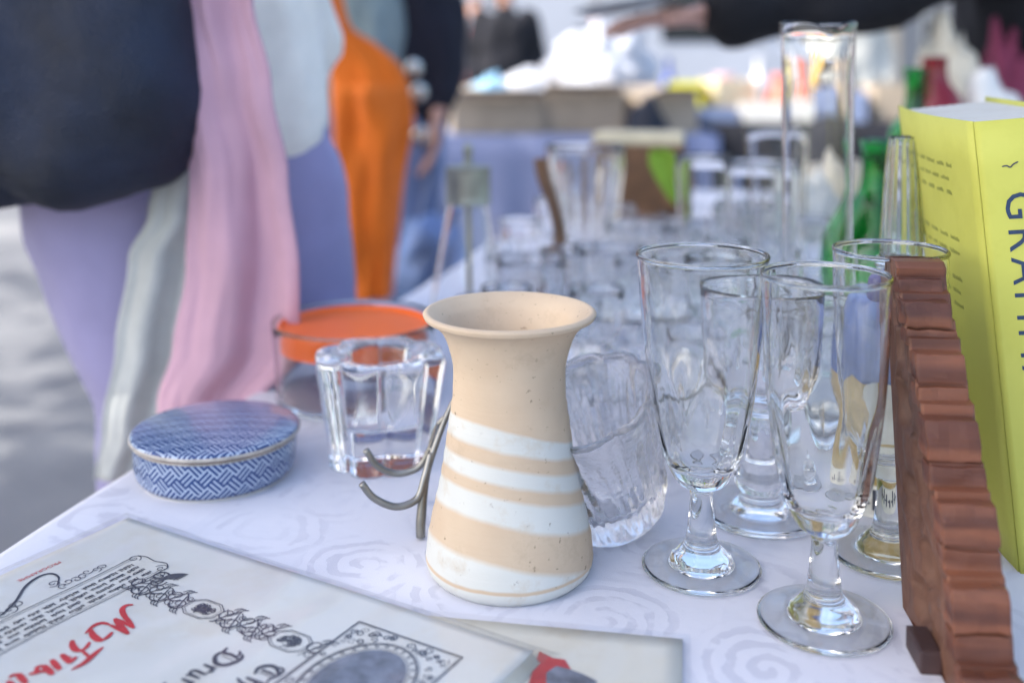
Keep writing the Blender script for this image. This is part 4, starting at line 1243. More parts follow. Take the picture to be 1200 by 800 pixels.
# the rest of the crowd of small cut glass behind the vase
rr = random.Random(17)
placed = [(x, y, .045) for _, x, y, _, _ in spots] + [(.189, .919, .03), (.088, .775, .075), (-.137, .888, .08), (.2345, .785, .03), (.238, .80, .04), (-.05, 1.16, .05), (.10, 1.40, .06), (.228, 1.22, .036), (.292, 1.20, .045), (.350, 1.36, .04), (.400, 1.12, .06), (.05, 1.24, .03), (.268, .70, .03), (.246, .672, .04), (.285, .66, .09), (.215, 1.72, .12)]
labs = {'liqueur_glass': 'small crowded stemmed glass', 'shot_glass': 'small crowded shot glass', 'cut_tumbler': 'crowded cut tumbler'}
LANDMARKS = [(.189, .919, 'cut wine glass'), (.088, .775, 'wide crystal dish'), (.2345, .785, 'glass cylinder'), (-.05, 1.16, 'metal capped bottle'), (.10, 1.40, 'large cut vase'), (.228, 1.22, 'narrow drinking glass'), (.292, 1.20, 'wide drinking glass'),
             (.350, 1.36, 'drinking glass by the green flask'), (.05, 1.24, 'curved brown stick'), (.215, 1.72, 'wooden box'), (.225, 1.50, 'lime green leaf'), (-.001, .583, 'banded vase'), (.238, .80, 'squat tumbler'), (.246, .672, 'painted jug'), (.400, 1.12, 'green flask'), (.115, .985, 'wide glass bowl')]
radii = {'liqueur_glass': .024, 'shot_glass': .027, 'cut_tumbler': .040}
made = 0
for k in range(900):
    if made >= 30: break
    y = rr.uniform(.82, 1.62); x = rr.uniform(-.255 + .25 * (y - .65) + .06 + .06, .40)
    if y < 1.0 and x < .0: continue
    kd = rr.choice(('liqueur_glass', 'shot_glass', 'shot_glass', 'cut_tumbler'))
    rd = radii[kd]
    if any((x - a) ** 2 + (y - b) ** 2 < (rd + c) ** 2 for a, b, c in placed): continue
    placed.append((x, y, rd)); made += 1
    o = protos[kd].copy(); COL.objects.link(o)
    o.location = on_table(x, y); o.rotation_euler = (0, 0, rr.uniform(0, 6)); q_ = rr.uniform(.82, 1.12); o.scale = (q_, q_, rr.uniform(.8, 1.25))
    used_labels = globals().setdefault('used_labels', set())
    for dd, lx, ly, ln in sorted(((x - lx) ** 2 + (y - ly) ** 2, lx, ly, ln) for lx, ly, ln in LANDMARKS):
        dr_ = ('right of' if x > lx else 'left of') if abs(x - lx) > abs(y - ly) * .6 else ('behind' if y > ly else 'in front of')
        lb = labs[kd] + ' just ' + dr_ + ' the ' + ln
        if lb not in used_labels: break
    used_labels.add(lb)
    tag(o, lb, kinds[kd][1], {'liqueur_glass': 'crowded stemmed glasses', 'shot_glass': 'crowded shot glasses', 'cut_tumbler': 'crowded cut tumblers'}[kd])

# coloured glass and figures at the right
fl = smoothprof([(0, .001), (.03, .0), (.045, .012), (.056, .04), (.054, .075), (.035, .10), (.018, .118), (.0145, .15), (.0175, .156), (.0165, .16)], 3) + smoothprof([(.0135, .158), (.012, .15), (.015, .12), (.032, .098), (.050, .075), (.052, .04), (.04, .014), (0, .006)], 3)
o = mesh_obj('green_flask', *lathe(fl, 48), M['emerald'], None, True, on_table(.400, 1.12)); o.scale = (1.05, 1.05, 1.30); tag(o, 'round emerald green glass flask left of the yellow book', 'flask')
gb = smoothprof([(0, .001), (.026, .0), (.029, .004), (.029, .15), (.026, .175), (.013, .20), (.0115, .245), (.014, .250), (.013, .256)], 3) + smoothprof([(.010, .254), (.009, .2), (.023, .172), (.026, .15), (.026, .01), (0, .006)], 3)
o = mesh_obj('green_bottle', *lathe(gb, 40), M['emerald'], None, True, on_table(.610, 1.55)); tag(o, 'slim emerald green bottle beside the dark red one', 'bottle'); o.scale = (1.25, 1.25, 1.12)
rb = smoothprof([(0, .001), (.032, .0), (.036, .004), (.038, .10), (.036, .19), (.028, .225), (.016, .245), (.014, .275), (.016, .28), (0, .281)], 3)
o = mesh_obj('red_bottle', *lathe(rb, 40), M['ruby'], None, True, on_table(.648, 1.57)); tag(o, 'dark red bottle standing above the yellow book', 'bottle'); o.scale = (1.3, 1.3, 1.08)
def crumple(name, mat, loc, rad, seed, sc=(1, 1, 1), amp=.35, fr=2.2, sub=4):
    bm = bmesh.new(); bmesh.ops.create_icosphere(bm, subdivisions=sub, radius=1)
    for v in bm.verts:
        p = v.co * fr + Vector((seed, seed * 2, 0))
        k_ = 1 + amp * (abs(noise.noise(p)) * 1.6 - .5) + amp * .4 * noise.noise(p * 2.7)
        v.co = Vector((v.co.x * rad * sc[0] * k_, v.co.y * rad * sc[1] * k_, max(-.55, v.co.z) * rad * sc[2] * k_))
    zmin = min(v.co.z for v in bm.verts)
    for v in bm.verts: v.co.z -= zmin
    me = bpy.data.meshes.new(name); bm.to_mesh(me); bm.free(); me.materials.append(mat)
    me.polygons.foreach_set('use_smooth', [True] * len(me.polygons))
    o = bpy.data.objects.new(name, me); COL.objects.link(o); o.location = loc
    return o
tag(crumple('paper_bag', M['porcelainwhite'], on_table(.735, 1.58), .075, 5, (.85, .7, 2.2), .28), 'tall crumpled white paper bag above the yellow book', 'paper bag')
tag(crumple('cloth_bundle', M['creamcloth'], on_table(.745, 1.76), .085, 14, (.7, .7, 2.6), .3), 'cream cloth bundle behind the white paper bag', 'cloth bundle')
tag(crumple('cloth_bundle', fabric('plum_cotton', (128, 52, 78)), on_table(.86, 1.80), .08, 23, (.7, .7, 2.7), .3), 'plum cloth bundle at the far right behind the white paper bag', 'cloth bundle')
# crumpled pale paper between
tag(crumple('wrapping_paper', M['creamcloth'], on_table(.565, 1.72), .065, 3, (1.3, 1, 1.25)), 'crumpled cream wrapping paper behind the green and red bottles', 'wrapping paper')
tag(crumple('wrapping_paper', M['greyfleece'], on_table(.47, 1.62), .055, 6, (1.2, 1, 1.3)), 'crumpled grey wrapping paper behind the glass cylinder', 'wrapping paper')

# ------------------------------------------------------------------ people
def hand_caps(wrist, d, palm_n, side, curl=0.35, s=1.0):
    """palm and five fingers. d : pointing direction, palm_n : palm normal, side : thumb side"""
    wv_, d, n, t_ = Vector(wrist), Vector(d).normalized(), Vector(palm_n).normalized(), Vector(side).normalized()
    caps = []
    for k in range(4):
        off = t_ * ((1.5 - k) * .019 * s)
        kn = wv_ + d * (.085 * s) + off * 1.0
        caps.append((wv_ + off * .6, .014 * s, kn, .0115 * s))
        L = (.040, .046, .043, .033)[k] * s
        a = kn; dirn = d.copy()
        for j, f in enumerate((1, .65, .5)):
            dirn = (dirn + n * curl * (1 + .15 * k)).normalized()
            b = a + dirn * L * f
            caps.append((a, .0090 * s, b, .0076 * s)); a = b
    a = wv_ + d * .02 * s + t_ * .022 * s
    b = a + (d * .6 + t_ * .7 + n * .2).normalized() * .042 * s
    c = b + (d * .9 + t_ * .2 + n * .3).normalized() * .034 * s
    caps += [(wv_, .018 * s, a, .015 * s), (a, .013 * s, b, .0105 * s), (b, .0105 * s, c, .009 * s)]
    return caps

def person(loc, label, J, colors, voxel=.009, top_caps=None, coat_caps=None, hands=True):
    """J : joints in world coordinates"""
    root_loc = Vector(loc)
    def L(p): return Vector(p) - root_loc
    h = J['head']; hv = L(h)
    f = Vector(J.get('face', (0, -1, 0))).normalized(); sd_ = f.cross(Vector((0, 0, 1)))
    caps = [(L(J['pelvis']), .115, L(J['chest']), .12), (L(J['chest']), .10, L(J['neck']), .055), (L(J['neck']), .052, hv - Vector((0, 0, .05)), .05),
            (hv + Vector((0, 0, -.045)) + f * .012, .062, hv + Vector((0, 0, .045)) - f * .012, .082),
            (hv - Vector((0, 0, .085)) + f * .035, .034, hv - Vector((0, 0, .06)) + f * .03, .045),
            (hv + f * .080 + Vector((0, 0, .005)), .008, hv + f * .098 - Vector((0, 0, .022)), .012),
            (hv + f * .076 - Vector((0, 0, .052)) - sd_ * .016, .008, hv + f * .076 - Vector((0, 0, .052)) + sd_ * .016, .008),
            (hv + f * .072 + Vector((0, 0, .026)) - sd_ * .042, .008, hv + f * .078 + Vector((0, 0, .026)) - sd_ * .014, .008),
            (hv + f * .072 + Vector((0, 0, .026)) + sd_ * .042, .008, hv + f * .078 + Vector((0, 0, .026)) + sd_ * .014, .008)]
    for s_ in (-1, 1):
        e = hv + sd_ * (.078 * s_) - Vector((0, 0, .01))
        caps.append((e - Vector((0, 0, .015)), .010, e + Vector((0, 0, .018)) - f * .008, .013))
    for k in ('l', 'r'):
        caps += [(L(J['chest']) * .4 + L(J['sh_' + k]) * .6, .06, L(J['sh_' + k]), .055), (L(J['sh_' + k]), .05, L(J['el_' + k]), .04), (L(J['el_' + k]), .04, L(J['wr_' + k]), .027),
                 (L(J['hip_' + k]), .072, L(J['kn_' + k]), .052), (L(J['kn_' + k]), .055, L(J['an_' + k]), .038), (L(J['an_' + k]), .038, L(J['an_' + k]) + f * .11 + Vector((0, 0, -.055)), .028)]
        hd_ = J.get('hand_' + k) or ((Vector(J['wr_' + k]) - Vector(J['el_' + k])), f, f)
        caps += [(Vector(c[0]), c[1], Vector(c[2]), c[3]) for c in hand_caps(L(J['wr_' + k]), *hd_)]
    b = blob('person', caps, M['skin'], None, voxel, 3)
    b.location = loc
    tag(b, label, 'person')
    # trousers, shoes, hair
    tc = [(L(J['hip_l']), .118, L(J['hip_r']), .118), (L(J['pelvis']), .125, L(J['pelvis']) + Vector((0, 0, .08)), .125)]
    for k in ('l', 'r'):
        tc += [(L(J['hip_' + k]), .112, L(J['kn_' + k]), .082), (L(J['kn_' + k]), .082, L(J['an_' + k]) + Vector((0, 0, .02)), .066)]
    blob('trousers', J.get('trouser_caps') and [(L(a), r, L(c), q) for a, r, c, q in J['trouser_caps']] or tc, colors['trousers'], b, max(.014, voxel), 6, .006, 9)
    for k in ('l', 'r'):
        a = L(J['an_' + k])
        blob('shoe', [(a - Vector((0, 0, .045)), .042, a + f * .12 - Vector((0, 0, .062)), .036)], M['shoe'], b, .009, 4)
    blob('hair', [(hv + Vector((0, 0, .05)) - f * .02, .088, hv - f * .045 - Vector((0, 0, .02)), .078), (hv - f * .05, .07, hv - f * .065 - Vector((0, 0, .13)), .055)], colors.get('hair', M['hair']), b, .010, 4, .004, 30)
    if top_caps: blob('top', [(L(a), r, L(c), q) for a, r, c, q in top_caps], colors['top'], b, max(.014, voxel), 6, .018, 11)
    if coat_caps: blob('coat', [(L(a), r, L(c), q) for a, r, c, q in coat_caps], colors['coat'], b, max(.014, voxel), 7, .030, 7)
    return b

# shopper at the left : lilac trousers, white top, navy jacket and pink scarf
J1 = dict(pelvis=(-.36, 1.10, .90), chest=(-.36, 1.09, 1.22), neck=(-.34, 1.08, 1.40), head=(-.31, 1.07, 1.53), face=(.85, -.35, -.35),
          sh_l=(-.43, .97, 1.34), el_l=(-.40, .94, 1.02), wr_l=(-.56, .95, .99), hand_l=((-1, .1, .1), (0, .5, -.8), (0, -.5, 0.5)),
          sh_r=(-.30, 1.22, 1.34), el_r=(-.26, 1.26, 1.06), wr_r=(-.30, 1.22, .92), hand_r=((-.2, -.2, -1), (0, -1, 0), (.9, 0, 0)),
          hip_l=(-.375, 1.08, .87), kn_l=(-.353, 1.08, .50), an_l=(-.40, 1.06, .09), hip_r=(-.30, 1.14, .87), kn_r=(-.255, 1.13, .50), an_r=(-.27, 1.15, .09),
          trouser_caps=[((-.405, 1.09, .885), .112, (-.340, 1.08, .70), .098), ((-.340, 1.08, .70), .098, (-.357, 1.08, .50), .078), ((-.357, 1.08, .50), .078, (-.40, 1.06, .11), .064),
                        ((-.285, 1.13, .90), .108, (-.268, 1.13, .72), .098), ((-.268, 1.13, .72), .098, (-.255, 1.13, .50), .078), ((-.255, 1.13, .50), .078, (-.27, 1.15, .11), .064),
                        ((-.40, 1.08, .92), .11, (-.30, 1.12, .94), .105)])
top1 = [((-.31, 1.11, 1.0), .118, (-.33, 1.10, 1.28), .125), ((-.36, 1.10, .98), .115, (-.36, 1.09, 1.28), .125), ((-.33, 1.09, 1.28), .11, (-.34, 1.08, 1.38), .065), ((-.31, 1.18, 1.32), .075, (-.265, 1.25, 1.06), .062), ((-.265, 1.25, 1.06), .060, (-.295, 1.22, .95), .048)]
coat1 = [((-.372, .925, .995), .088, (-.43, .955, 1.33), .092), ((-.375, .93, .985), .086, (-.58, .95, .985), .088), ((-.50, 1.0, 1.0), .095, (-.48, 1.03, 1.33), .11), ((-.60, 1.02, 1.0), .10, (-.55, 1.05, 1.30), .11), ((-.43, .955, 1.33), .09, (-.42, 1.10, 1.38), .08), ((-.58, .95, 1.08), .09, (-.52, 1.0, 1.3), .1), ((-.325, .90, .950), .040, (-.62, .93, .955), .045), ((-.335, .885, 1.03), .050, (-.60, .90, 1.04), .06), ((-.31, .90, 1.00), .035, (-.345, .90, 1.14), .05)]
p1 = person((-.36, 1.10, 0), 'shopper in lilac trousers, white top and navy jacket with a long pink scarf', J1, dict(trousers=M['lilac'], top=M['whiteknit'], coat=M['navy']), .009, top1, coat1)
# scarf : rows (z, left x, right x) at about y = .955
def rows_fn(rows, y0, ph_, amp, nf):
    def f(u, v):
        k_ = v * (len(rows) - 1); i = min(int(k_), len(rows) - 2); s = k_ - i; s = s * s * (3 - 2 * s)
        a, b = rows[i], rows[i + 1]
        z = a[0] + (b[0] - a[0]) * (k_ - i); xl = a[1] + (b[1] - a[1]) * s; xr = a[2] + (b[2] - a[2]) * s
        yy = y0 + (a[3] + (b[3] - a[3]) * s if len(a) > 3 else 0)
        fold = amp * (math.sin(u * nf * 2 * PI + ph_ + 1.6 * v + 1.5 * noise.noise(Vector((u * 2, v * 3, ph_)))) + 1.3 * noise.noise(Vector((u * 5, v * 4, ph_ + 3))) + .5 * noise.noise(Vector((u * 11, v * 7, ph_))))
        return Vector((xl + (xr - xl) * u, yy + fold, z)) - Vector((-.36, 1.10, 0))
    return f
Rw = [(1.40, -.37, -.26, .10), (1.22, -.335, -.245, .03), (1.10, -.318, -.230, .0), (1.02, -.302, -.212, -.01), (.94, -.286, -.197, -.01), (.86, -.290, -.187, -.01), (.785, -.304, -.188, -.005), (.735, -.318, -.228, 0), (.60, -.345, -.240, 0)]
sc_ = sheet(rows_fn(Rw, .915, .6, .007, 1.5), 48, 60, 'scarf', M['pink'], p1, .005)
Rg = [(1.38, -.38, -.33, .10), (1.20, -.345, -.30, .035), (1.10, -.326, -.295, 0), (1.0, -.305, -.27, 0), (.90, -.335, -.255, 0), (.86, -.355, -.262, 0), (.78, -.368, -.275, 0), (.70, -.382, -.297, 0), (.655, -.388, -.33, 0)]
lg = sheet(rows_fn(Rg, .948, 2.0, .006, 1.2), 36, 60, 'grey_lining', M['greyfleece'], sc_, .006)

# person in a dark coat, left of centre, further away
J2 = dict(pelvis=(-.36, 2.66, .92), chest=(-.36, 2.66, 1.24), neck=(-.35, 2.66, 1.44), head=(-.35, 2.63, 1.58), face=(.1, -1, -.1),
          sh_l=(-.52, 2.66, 1.38), el_l=(-.57, 2.62, 1.10), wr_l=(-.53, 2.52, .92), sh_r=(-.20, 2.66, 1.38), el_r=(-.175, 2.64, 1.10), wr_r=(-.188, 2.58, .93), hand_r=((-.02, -.1, -1), (-.4, -.3, 0), (0, -1, 0)),
          hip_l=(-.44, 2.66, .88), kn_l=(-.44, 2.65, .49), an_l=(-.44, 2.68, .09), hip_r=(-.28, 2.66, .88), kn_r=(-.27, 2.63, .49), an_r=(-.27, 2.67, .09))
top2 = [((-.37, 2.62, .98), .125, (-.37, 2.64, 1.26), .135), ((-.37, 2.64, 1.26), .12, (-.35, 2.66, 1.42), .07)]
coat2 = [((-.25, 2.66, .93), .105, (-.25, 2.67, 1.30), .12), ((-.46, 2.68, .93), .105, (-.46, 2.68, 1.30), .12), ((-.50, 2.66, 1.36), .085, (-.57, 2.62, 1.1), .07), ((-.57, 2.62, 1.1), .07, (-.54, 2.54, .95), .052),
         ((-.22, 2.66, 1.36), .085, (-.185, 2.64, 1.1), .075), ((-.185, 2.64, 1.1), .072, (-.188, 2.59, .96), .052), ((-.46, 2.7, 1.32), .1, (-.24, 2.7, 1.32), .1)]
p2_ = person((-.36, 2.66, 0), 'person in a dark open coat, grey top and pale jeans beyond the orange bag', J2, dict(trousers=M['jeans'], top=M['greyteal'], coat=M['darknavy']), .010, top2, coat2)
for z_, x_ in ((1.035, -.245), (.975, -.232), (.868, -.225)):
    o = mesh_obj('coat_button', *lathe(smoothprof([(0, -.004), (.020, -.003), (.023, 0), (.018, .004), (0, .006)], 3), 24), M['silver'], p2_, True, (x_ + .36, 2.545 - 2.66, z_))
    o.rotation_euler = (R(90), 0, 0)

# blue carrier hanging from that person's hand
o = crumple('carrier_bag', plain('blue_white_polythene', (120, 150, 205), .45, 0, .35, 9, .3, .01), (-.20, 2.50, .44), .115, 12, (.8, .45, 1.25), .25, 1.8)
hb = mesh_obj('handle', *tube(spline([(.03, .03, .21), (.012, .07, .34), (.010, .075, .40), (-.004, .06, .34), (-.03, .02, .21)], 5), .006, 8), M['bluegrey'], o)
tag(o, 'blue and white carrier bag hanging from the hand of the person in dark coat', 'bag')
# orange bag
ob_ = empty('orange_bag', (-.30, 2.25, .50), 'bright orange cloth bag hanging in front of the person in dark coat', 'bag')
rowsb = [(.535, -.355, -.262), (.66, -.368, -.250), (.80, -.388, -.235), (.92, -.395, -.215), (1.0, -.398, -.226), (1.05, -.404, -.252), (1.09, -.412, -.300), (1.13, -.418, -.355), (1.22, -.425, -.375), (1.32, -.430, -.385)]
V, F = [], []
for j, (z, a, b) in enumerate([tuple(p) for p in spline(rowsb, 5)]):
    for k in range(28):
        th = 2 * PI * k / 28
        fr = 1 + .22 * math.sin(5 * th + z * 9) + .14 * math.sin(9 * th - z * 16) + .3 * noise.noise(Vector((th * 1.5, z * 9, 2)))
        V.append(((a + b) / 2 + (b - a) / 2 * math.cos(th) + .30, .065 * math.sin(th) * fr * (1 if z < 1.0 else .5), z - .50))
n_ = len(V) // 28
for j in range(n_ - 1):
    for k in range(28):
        F.append((j * 28 + k, j * 28 + (k + 1) % 28, (j + 1) * 28 + (k + 1) % 28, (j + 1) * 28 + k))
F.append(tuple(range(27, -1, -1)))
mesh_obj('bag_body', V, F, M['orangecloth'], ob_)
mesh_obj('strap', *tube(spline([(-.108, 0, .80), (-.112, .10, .93), (-.12, .28, .95), (-.15, .38, .93)], 6), .012, 10, flat=[(1, 2.2)] * 19), M['orangecloth'], ob_)

# stall holder in black at the right, reaching across
J3 = dict(pelvis=(1.02, 1.98, .95), chest=(.99, 1.93, 1.26), neck=(.97, 1.91, 1.46), head=(.93, 1.88, 1.60), face=(-1, -.25, -.25),
          sh_l=(.90, 1.78, 1.38), el_l=(.62, 1.74, 1.155), wr_l=(.335, 1.74, 1.125), hand_l=((-1, -.05, -.05), (0, 0, -1), (0, -1, .2), .12),
          sh_r=(1.04, 2.10, 1.40), el_r=(1.10, 2.16, 1.10), wr_r=(1.02, 2.02, .95), hip_l=(1.00, 1.90, .90), kn_l=(1.0, 1.88, .50), an_l=(1.02, 1.90, .09), hip_r=(1.05, 2.06, .90), kn_r=(1.06, 2.05, .5), an_r=(1.08, 2.07, .09))
coat3 = [((1.03, 1.92, .80), .18, (1.0, 1.90, 1.25), .17), ((1.05, 2.02, .80), .16, (1.02, 2.0, 1.25), .16), ((.98, 1.86, 1.25), .13, (.97, 1.92, 1.42), .08), ((.92, 1.80, 1.36), .095, (.63, 1.745, 1.16), .078), ((.63, 1.745, 1.16), .078, (.375, 1.74, 1.13), .058),
         ((1.04, 2.08, 1.38), .09, (1.10, 2.16, 1.1), .075), ((1.10, 2.16, 1.1), .072, (1.04, 2.04, .97), .055)]
p3 = person((1.03, 1.96, 0), 'stall holder in black reaching one arm across with a grey dish', J3, dict(trousers=M['black'], top=M['black'], coat=M['black']), .007, None, coat3)
V, F = lathe(smoothprof([(0, 0), (.055, 0), (.07, .002), (.098, .014), (.100, .0155), (.098, .0165), (.07, .005), (.055, .003), (0, .003)], 3), 56)
o = mesh_obj('grey_dish', V, F, plain('grey_pewter', (150, 156, 160), 0.4, 0.3), None)
o.matrix_world = Matrix.Translation((.205, 1.735, 1.132)) @ Matrix.Rotation(R(-9), 4, 'Y')
tag(o, 'shallow grey dish held out by the hand of the stall holder', 'dish')

# ------------------------------------------------------------------ stalls beyond
def stall(name_label, cx, cy_, wd, dp, h, mat, rz=0):
    r_ = empty('far_table', (cx, cy_, 0), name_label, 'table', None, rz)
    bevel_box('table_top', (wd, dp, .02), M['boxwood'], r_, (0, 0, h - .022), .003)
    V, F = [], []
    per = [(-wd / 2 - .012, -dp / 2 - .012), (wd / 2 + .012, -dp / 2 - .012), (wd / 2 + .012, dp / 2 + .012), (-wd / 2 - .012, dp / 2 + .012)]
    path = []
    for i in range(4):
        a, b = Vector(per[i]), Vector(per[(i + 1) % 4]); m = int((b - a).length / .03)
        for k in range(m): path.append((a.lerp(b, k / m), (b - a).normalized()))
    n_ = len(path)
    for j in range(9):
        t_ = j / 8
        for k, (p, d) in enumerate(path):
            nrm = Vector((d.y, -d.x)); q = p + nrm * (.022 * math.sin(k * .9 + math.sin(k * .37)) * t_ + .02 * t_)
            V.append((q.x, q.y, h + .002 - t_ * (h - .05)))
    for j in range(8):
        for k in range(n_): F.append((j * n_ + k, (j + 1) * n_ + k, (j + 1) * n_ + (k + 1) % n_, j * n_ + (k + 1) % n_))
    F.append(tuple(range(n_)))
    mesh_obj('table_skirt', V, F, mat, r_)
    for a in (-1, 1):
        for b in (-1, 1): mesh_obj('leg', *tube([(a * (wd / 2 - .05), b * (dp / 2 - .05), 0), (a * (wd / 2 - .05), b * (dp / 2 - .05), h - .025)], .015, 8), M['steel'], r_)
    return r_
stall('far market table with a pale blue cloth behind the capped bottle', .10, 4.05, 1.25, .7, .79, M['bluecloth'], R(3))
stall('far market table with a black cloth behind the glass cylinder', 1.25, 4.7, 1.7, .8, .80, M['darkcloth'], R(-4))
def carton(loc, size, rz, label):
    r_ = empty('cardboard_box', loc, label, 'box', 'cardboard boxes on the pale blue table', rz)
    bevel_box('box_body', size, M['card'], r_, None, .004)
    for s_ in (-1, 1):
        f = bevel_box('flap', (size[0] - .01, .004, size[1] * .42), M['card'], r_, (0, s_ * (size[1] / 2 + .002), size[2] + .002), .001)
        f.rotation_euler = (R(-75 * s_), 0, 0)
carton((-.07, 3.92, .794), (.34, .28, .13), .15, 'low beige cardboard box at the left end of the blue table')
carton((.28, 3.95, .794), (.30, .26, .15), -.1, 'beige cardboard box in the middle of the blue table')
carton((.56, 3.88, .794), (.20, .24, .14), .3, 'small beige cardboard box at the right end of the blue table')
tag(crumple('polythene_bag', M['whitebag'], (.36, 4.26, .795), .20, 1, (1.2, .8, 1.25)), 'big crumpled white polythene bag heaped behind the boxes', 'bag')
tag(crumple('polythene_bag', M['whitebag'], (.08, 4.25, .795), .13, 4, (1.3, .8, 1.1)), 'smaller white polythene bag left of the big heap', 'bag')
o = crumple('blue_bag', plain('sky_blue_plastic', (150, 200, 232), 0.4), (-.09, 4.2, .795), .09, 8, (1, .8, 1.4)); tag(o, 'light blue plastic bag on the left end of the table', 'bag')
o = crumple('navy_bag', M['navy'], (.50, 3.68, .0), .19, 2, (.85, .6, 2.95), .2, 1.6); tag(o, 'tall navy sack standing before the blue table', 'sack')
# clutter on the dark table
rr = random.Random(9)
tops = [('blue_grey_tray', M['bluegrey'], .82, 4.45, (.30, .18, .05), 'blue grey tray at the left end of the black table'),
        ('white_tray', M['porcelainwhite'], 1.12, 4.42, (.26, .2, .07), 'white tray next to the blue grey tray'),
        ('yellow_crate', M['yellowplastic'], .80, 4.72, (.16, .2, .16), 'small yellow crate at the back of the black table'),
        ('cream_carton', M['creamtop'], 1.00, 4.75, (.2, .2, .17), 'cream carton behind the white tray'),
        ('blue_carton', M['bluegrey'], 1.42, 4.5, (.26, .2, .12), 'blue grey carton in the middle of the black table'),
        ('brown_carton', M['card'], 1.70, 4.55, (.24, .2, .15), 'brown carton at the right of the black table')]
for nm, mt, x, y, s_, lab in tops:
    r_ = empty(nm, (x, y, .803), lab, 'crate' if 'crate' in nm else ('tray' if 'tray' in nm else 'carton'), None, rr.uniform(-.3, .3))
    tk = .006
    bevel_box('base', (s_[0], s_[1], tk), mt, r_, None, .002)
    for a, b, sx, sy in ((0, -1, s_[0], tk), (0, 1, s_[0], tk), (-1, 0, tk, s_[1] - 2 * tk - .001), (1, 0, tk, s_[1] - 2 * tk - .001)):
        bevel_box('side_panel', (sx, sy, s_[2]), mt, r_, (a * (s_[0] / 2 - tk / 2), b * (s_[1] / 2 - tk / 2), tk + .0005), .0015)

# small wares on both far tables and behind them, every one of its own colour
wares = {'bottle': smoothprof([(0, .001), (.034, .0), (.038, .004), (.038, .14), (.030, .18), (.014, .21), (.013, .27), (.016, .275), (0, .276)], 2),
         'jug': smoothprof([(0, .001), (.05, .0), (.07, .03), (.075, .08), (.055, .14), (.045, .17), (.055, .20), (0, .199)], 2),
         'bowl': smoothprof([(0, .001), (.05, .0), (.06, .004), (.10, .05), (.12, .085), (.115, .088), (.09, .05), (0, .02)], 2),
         'lamp': smoothprof([(0, .001), (.06, .0), (.062, .01), (.02, .03), (.015, .14), (.05, .15), (.09, .15), (.055, .28), (0, .28)], 2),
         'tin': smoothprof([(0, .001), (.06, .0), (.062, .003), (.062, .12), (.064, .122), (.064, .14), (0, .142)], 2)}
hues = [('snow white', (236, 236, 238)), ('charcoal', (40, 40, 46)), ('brick red', (150, 50, 44)), ('cobalt blue', (40, 66, 150)), ('sand', (196, 176, 140)), ('sea green', (70, 140, 110)),
        ('mustard', (196, 156, 40)), ('dark brown', (70, 48, 36)), ('silver grey', (176, 180, 184)), ('teal', (40, 110, 120)), ('coral', (214, 110, 90)), ('ivory', (232, 224, 200)), ('slate', (84, 92, 104)), ('pale pink', (222, 180, 186)), ('black', (22, 22, 26)), ('leaf green', (60, 120, 50))]
wr = random.Random(31)
k = 0
for tbl, xs, ys, zt, nn_ in (('black cloth table', (.62, 2.0), (4.36, 4.95), .803, 30), ('pale blue table', (.10, .68), (3.76, 4.0), .793, 0)):
    used = [(a[2], a[3], max(a[4][:2]) * .62) for a in tops]
    for q in range(600):
        if k >= nn_: break
        kd = list(wares)[k % 5]; hn, hc = hues[(k * 7 + k // 16) % 16]
        rd = max(r for r, z in wares[kd]); x = wr.uniform(*xs); y = wr.uniform(*ys)
        if any((x - a) ** 2 + (y - b) ** 2 < (rd + c) ** 2 for a, b, c in used): continue
        used.append((x, y, rd)); k += 1
        o = mesh_obj(kd, *lathe(wares[kd], 24), plain(hn.replace(' ', '_') + '_ware', hc, .35, 0, .06, 20, 0), None, True, (x, y, zt))
        tag(o, hn + ' ' + kd + ' among the wares on the ' + tbl, kd, 'wares on the far black table')

# far pedestrians
def stander(x, y, label, top, tr, fx=(0, -1, 0)):
    j = dict(pelvis=(x, y, .94), chest=(x, y, 1.26), neck=(x, y, 1.47), head=(x, y - .01, 1.61), face=fx, sh_l=(x - .19, y, 1.40), el_l=(x - .25, y + .02, 1.12), wr_l=(x - .24, y - .08, .90), sh_r=(x + .19, y, 1.40), el_r=(x + .25, y + .02, 1.12), wr_r=(x + .24, y - .08, .90),
             hip_l=(x - .09, y, .90), kn_l=(x - .10, y - .03, .50), an_l=(x - .11, y + .02, .09), hip_r=(x + .09, y, .90), kn_r=(x + .12, y + .05, .5), an_r=(x + .12, y + .15, .09))
    tc = [((x - .05, y, .95), .14, (x - .06, y, 1.30), .14), ((x + .05, y, .95), .14, (x + .06, y, 1.30), .14), ((x, y, 1.30), .13, (x, y, 1.44), .075), ((x - .18, y, 1.39), .078, (x - .25, y + .02, 1.12), .065), ((x - .25, y + .02, 1.12), .063, (x - .24, y - .07, .94), .048), ((x + .18, y, 1.39), .078, (x + .25, y + .02, 1.12), .065), ((x + .25, y + .02, 1.12), .063, (x + .24, y - .07, .94), .048)]
    return person((x, y, 0), label, j, dict(trousers=tr, top=top), .02, tc)
stander(-.36, 10.2, 'distant walker in a rose red top and black trousers', fabric('rose_jersey', (158, 96, 106)), M['black'])
stander(.9, 10.8, 'distant walker in a dark navy top and trousers', M['darknavy'], M['darkcloth'])
stander(-.05, 7.4, 'distant walker in a charcoal top and brown trousers', M['darkcloth'], M['card'], (.6, -1, 0))
stander(2.3, 7.0, 'distant walker in a grey top behind the black table', M['greyfleece'], M['darknavy'], (-1, -.3, 0))
stander(-2.15, 9.5, 'distant walker in a white top at the far left', M['whiteknit'], M['jeans'], (1, -.2, 0))

